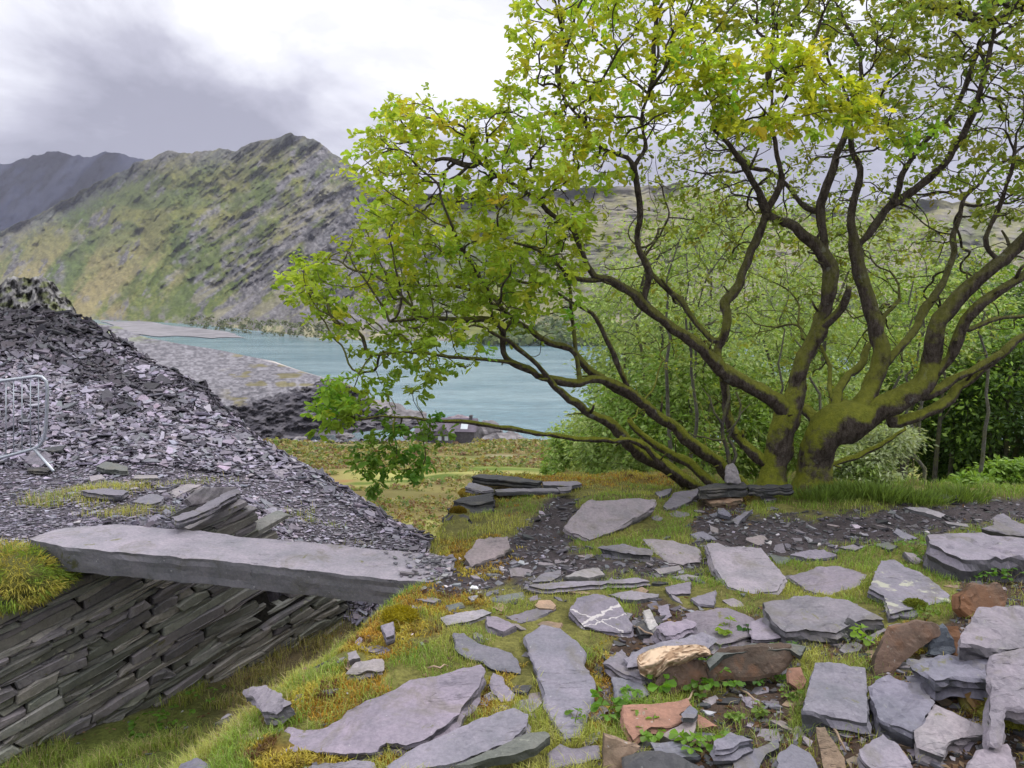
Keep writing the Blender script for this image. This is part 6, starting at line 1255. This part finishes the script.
    x, y, z = x[ok], y[ok], z[ok]; N = len(x); k = fbm(x*6, y*6, 141, 3); col = lerp(arr(.42, .24, .03)*np.ones((N, 3)), arr(.46, .38, .06), ss(.4, .6, k)); col = lerp(col, arr(.12, .06, .02), ss(.6, .72, fbm(x*11, y*11, 142, 2))); col *= rg.uniform(.6, 1.3, (N, 1))
    V, F, C = blades(x, y, z, rg.uniform(.008, .020, N)*(1+k), rg.uniform(.2, 1.2, N), rg.uniform(.003, .006, N)*np.interp(y, [2, 7], [1, 1.8]), col); o = obj('moss', nmesh('moss', V, F, C), M['blade']); tag(o, kind='stuff'); print('moss', N)
    # brown litter
    N = 9000; y = 2.2 + 4*rg.uniform(0, 1, N)**1.5; x = rg.uniform(-.6, .75, N)*y; z = H(x, y); c = classes(x, y, z); keep = rg.uniform(0, 1, N) < np.clip(c['lit'] + .02*c['right'] + .25*c['gully'], 0, 1); x, y, z = x[keep], y[keep], z[keep]; N = len(x)
    V, F, C = leaves(np.stack([x, y, z+.006], -1), rg.normal(0, 1, (N, 3))*np.array([1, 1, .25]), rg.uniform(.015, .045, N), np.array([(.16, .085, .045), (.10, .055, .035), (.24, .16, .09)])[rg.integers(0, 3, N)], rg, .55, simple=True); o = obj('leaf_litter', nmesh('leaf_litter', V, F, C), M['dull']); tag(o, kind='stuff')
build_grass()
def build_moss_clumps():
    for i, (px, py, r, col, lab) in enumerate([(400,618,.085,(.32,.27,.01),'bright yellow moss cushion on the bank below the bridge end'),(388,632,.05,(.26,.22,.02),'smaller moss cushion below the bright yellow one'),(1015,720,.12,(.20,.20,.03),'moss cushion at the right edge under the tilted purple slab'),(978,697,.05,(.30,.29,.02),'yellow moss pad on the mossy wedge of slate'),(915,608,.06,(.16,.19,.03),'green moss cushion below the lichen slab'),(468,494,.09,(.26,.19,.02),'ochre moss cushion on top of the dark corner stack'),(488,497,.08,(.20,.18,.03),'olive moss cushion at the right of the dark corner stack'),(458,512,.06,(.22,.16,.02),'brown moss cushion between the slates of the dark corner stack')]):
        c = hit(px, py); m = empty('moss_cushion', c, lab, 'moss'); rg = np.random.default_rng(150+i); obj('body', rock_mesh('body', r, 60+i, .6, 3, .25, tuple(q*.6 for q in col)), M['rock'], m)
        N = 2600; d = rg.normal(0, 1, (N, 3)); d[:, 2] = np.abs(d[:, 2]); d /= np.linalg.norm(d, axis=1, keepdims=True); p = d*np.array([1, .8, .6])*r*rg.uniform(.85, 1.1, (N, 1))
        V, F, C = leaves(p, d + rg.normal(0, .4, (N, 3)), rg.uniform(.006, .014, N), np.array(col)*rg.uniform(.6, 1.3, (N, 1)), rg, .5, simple=True); o = obj('moss_leaves', nmesh('moss_leaves', V, F, C), M['leaf'], m); tag(o, kind='stuff')
build_moss_clumps()
def herb(px, py, h, n, ls, col, seed, label, cat='plant', name='leafy_plant', group=None, Y=None, kind='round'):
    rg = np.random.default_rng(seed); c = hit(px, py) if Y is None else P(px, py, Y); root = empty(name, c, label, cat, group)
    S = []; lp, ld, lsz, lc = [], [], [], []
    for i in range(n):
        a = rg.uniform(0, 6.28); tip = np.array([math.cos(a), math.sin(a), 0])*h*rg.uniform(.2, .9) + np.array([0, 0, h*rg.uniform(.5, 1.0)]); mid = tip*.5 + np.array([0, 0, h*.2]); q = np.array([[0, 0, -.01], mid*.6, mid, tip]); obj('stem', tube_mesh('stem', q, [.0022, .0018, .0015, .001], 4), M['leaf_stem'], root)
        for k in range(3 if kind != 'tiny' else 5):
            b = a + (k-1)*1.25 + rg.normal(0, .2); d = np.array([[math.cos(b), math.sin(b), .15]]); s = ls*rg.uniform(.75, 1.2); cc = np.array(col)*rg.uniform(.75, 1.25)
            if kind == 'tiny': p0 = tip*rg.uniform(.4, 1); 
            else: p0 = tip
            V, F, C = leaves(np.zeros((1, 3)), d, np.array([s]), cc[None], rg, .8, .35, .2); obj('leaf', nmesh('leaf', V, F, C), M['leaf'], root, p0)
    return root
M['leaf_stem'] = mat_plain('leaf_stem', (.13, .12, .04), .7)
def build_herbs():
    H_ = 'bramble and herb seedlings between the slabs'
    L_ = [(657,692,.09,6,.05,(.14,.30,.03),'bright green plant in front of the tan lump'),(712,690,.11,7,.045,(.13,.27,.035),'taller leafy plant under the brown faced slab'),(700,697,.06,5,.04,(.12,.24,.035),'low leafy plant left of the taller leafy plant'),(737,688,.07,5,.035,(.10,.22,.03),'small plant below the middle of the brown faced slab'),(755,684,.06,5,.035,(.07,.17,.03),'dark leaved plant below the right end of the brown faced slab'),(772,683,.05,5,.03,(.13,.25,.04),'small plant near the orange slate fragment'),
          (788,660,.07,6,.04,(.09,.19,.03),'plant growing above the orange slate fragment'),(728,638,.08,4,.05,(.20,.30,.03),'yellow green plant on the wide flat purple slab'),(745,634,.06,4,.04,(.05,.13,.03),'dark leaf pair right of the yellow green plant'),(640,722,.07,4,.055,(.14,.25,.04),'seedling shading the broad orange pink slab'),(615,712,.08,6,.05,(.13,.28,.03),'leafy clump left of the broad orange pink slab'),(605,725,.07,5,.045,(.12,.25,.03),'leafy clump above the pointed tan slate'),
          (655,740,.06,6,.04,(.16,.30,.04),'leafy patch at the left of the bottom hollow'),(690,752,.07,7,.045,(.16,.30,.035),'leafy patch behind the near black slab'),(712,750,.06,6,.04,(.15,.28,.035),'leafy patch left of the pointed dark-fronted slate'),(735,722,.05,8,.025,(.17,.28,.05),'tiny leaved herb in the litter'),(760,718,.05,8,.025,(.18,.27,.06),'tiny leaved herb left of the square-cut block'),(790,700,.05,7,.025,(.17,.27,.05),'tiny leaved herb below the orange slate fragment'),
          (870,648,.08,5,.05,(.20,.34,.04),'pale green plant beside the rusty standing slab'),(925,622,.06,7,.03,(.14,.22,.03),'mossy herb below the lichen slab'),(915,552,.09,8,.035,(.14,.27,.04),'bushy herb left of the massive thick slab'),(925,565,.08,7,.035,(.13,.25,.04),'herb in the corner under the massive thick slab'),(985,582,.08,7,.04,(.10,.22,.03),'herb under the middle of the massive thick slab'),(1010,585,.08,7,.04,(.09,.2,.03),'herb under the right of the massive thick slab'),(1022,580,.08,6,.04,(.12,.24,.03),'herb at the picture edge under the massive slab'),
          (150,742,.16,9,.05,(.11,.24,.03),'leafy green plant low in the gully beside the wall'),(170,730,.14,8,.045,(.12,.25,.03),'second leafy plant in the gully nearer the bridge'),(208,705,.12,7,.04,(.12,.24,.03),'leafy plant at the foot of the wall below its end'),(890,690,.05,5,.03,(.13,.24,.03),'small herb tucked under the layered slab'),(630,700,.05,5,.035,(.13,.27,.03),'small leaves beside the top of the orange pink slab'),(575,725,.05,4,.03,(.14,.26,.03),'small herb at the tip of the long pointed slab')]
    for i, (px, py, h, n, ls, col, lab) in enumerate(L_): herb(px, py, h, n, ls*.8, col, 400+i, lab, group=H_, kind='tiny' if ls <= .025 else 'round')
    # dead twigs
    for i, (pts, lab) in enumerate([([(633,626),(645,632),(659,640)], 'bent brown twig under the quartz-veined slab'), ([(833,728),(840,740),(846,752)], 'bare twig leaning below the square-cut block'), ([(893,742),(900,752),(908,758)], 'pale broken twig below the layered slab'), ([(681,708),(690,698),(696,690)], 'thin twig standing in the leafy hollow'), ([(740,690),(755,700),(764,712)], 'twig lying in the litter of the leafy hollow'), ([(428,668),(440,668),(448,666)], 'pale stick on the turf above the biggest foreground slab')]):
        q = np.array([hit(*p, .02+.02*(k == 1)) for k, p in enumerate(pts)]); q = np.vstack([q[0], (q[0]+q[1])/2+[0, 0, .008], q[1], (q[1]+q[2])/2+[0, .01, .006], q[2]]); o = obj('twig', tube_mesh('twig', q-q[0], [.004, .0045, .004, .0035, .0025], 6), M['wood'], None, q[0]); tag(o, lab, 'twig', 'dead twigs on the ground')
    # verge plants in front of the willow and bracken by the path
    for i, (px, py, h, lab) in enumerate([(880,500,.16,'tall grass clump at the left foot of the willow bush'),(850,497,.15,'tall grass clump right of the stout trunk'),(915,503,.13,'tall grass clump left of the flat black slab'),(958,500,.13,'leafy clump right of the flat black slab'),(825,500,.13,'grass clump touching the stout trunk')]):
        rg = np.random.default_rng(500+i); c = hit(px, py); N = 420; a = rg.uniform(0, 6.28, N); r0 = rg.uniform(0, .16, N); b = np.stack([np.cos(a)*r0*1.5, np.sin(a)*r0, np.zeros(N)], -1); d = np.stack([np.cos(a)*.5, np.sin(a)*.5, np.ones(N)*1.2], -1) + rg.normal(0, .25, (N, 3))
        V, F, C = leaves(b, d, rg.uniform(.5, 1.1, N)*h, np.array([.16, .24, .05])*rg.uniform(.6, 1.4, (N, 1)), rg, .09, .3, .1, simple=True); o = obj('grass_clump', nmesh('grass_clump', V, F, C), M['blade'], None, c); tag(o, lab, 'grass clump', 'grass clumps on the path verge')
build_herbs()

def build_tussock():
    rg = np.random.default_rng(601); c = P(16, 576, 4.42); root = empty('grass_tussock', c, 'big shaggy yellow green tussock on the wall top at the left end of the bridge', 'tussock')
    obj('turf', rock_mesh('turf', .24, 71, .48, 3, .3, (.10, .10, .03)), M['rock'], root); N = 8500; d = rg.normal(0, 1, (N, 3)); d[:, 2] = np.maximum(d[:, 2], -.9*np.abs(d[:, 2])); d /= np.linalg.norm(d, axis=1, keepdims=True); p = d*np.array([1, .8, .48])*.34*rg.uniform(.8, 1.02, (N, 1))*(.62+.75*fbm(d[:, 0]*1.6+d[:, 2], d[:, 1]*1.6-d[:, 2], 15, 3))[:, None]
    k = fbm(p[:, 0]*9, p[:, 1]*9+p[:, 2]*9, 5, 3); col = lerp(arr(.20, .29, .04)*np.ones((N, 3)), arr(.42, .38, .08), ss(.4, .6, k)); col = lerp(col, arr(.26, .15, .06), ss(.62, .72, fbm(p[:, 0]*7+3, p[:, 2]*7, 6, 2))*.8)*rg.uniform(.6, 1.3, (N, 1))
    V, F, C = leaves(p, d*np.array([1, 1, .7]) + rg.normal(0, .5, (N, 3)) + np.array([0, 0, .3]), rg.uniform(.02, .065, N), col, rg, .10, .3, .5, simple=True); o = obj('blades', nmesh('blades', V, F, C), M['blade'], root); tag(o, kind='stuff')
build_tussock()
# ------------------------------------------------------------------ air
def build_haze():
    bpy.context.view_layer.update(); lo = np.full(3, 1e9); hi = -lo
    for o in SC.objects:
        if o.type != 'MESH': continue
        b = np.array([(o.matrix_world @ Vector(c))[:] for c in o.bound_box]); lo = np.minimum(lo, b.min(0)); hi = np.maximum(hi, b.max(0))
    lo -= np.array([60, 60, 1.0]); hi += np.array([60, 60, 3.0]); lo[1] = min(lo[1], -60)
    print('haze', lo, hi)
    V = np.array([(x, y, z) for z in (lo[2], hi[2]) for y in (lo[1], hi[1]) for x in (lo[0], hi[0])]); F = np.array([(0, 2, 3, 1), (4, 5, 7, 6), (0, 1, 5, 4), (2, 6, 7, 3), (0, 4, 6, 2), (1, 3, 7, 5)])
    b = NB('haze'); v = b.nt.nodes.new('ShaderNodeVolumePrincipled'); v.inputs['Color'].default_value = (.74, .76, .95, 1); v.inputs['Density'].default_value = HAZE; v.inputs['Anisotropy'].default_value = .2
    b.nt.links.new(v.outputs[0], b.out.inputs['Volume']); o = obj('haze', nmesh('haze', V, [F]), b.m); tag(o, kind='stuff')
HAZE = 8e-5
build_haze()
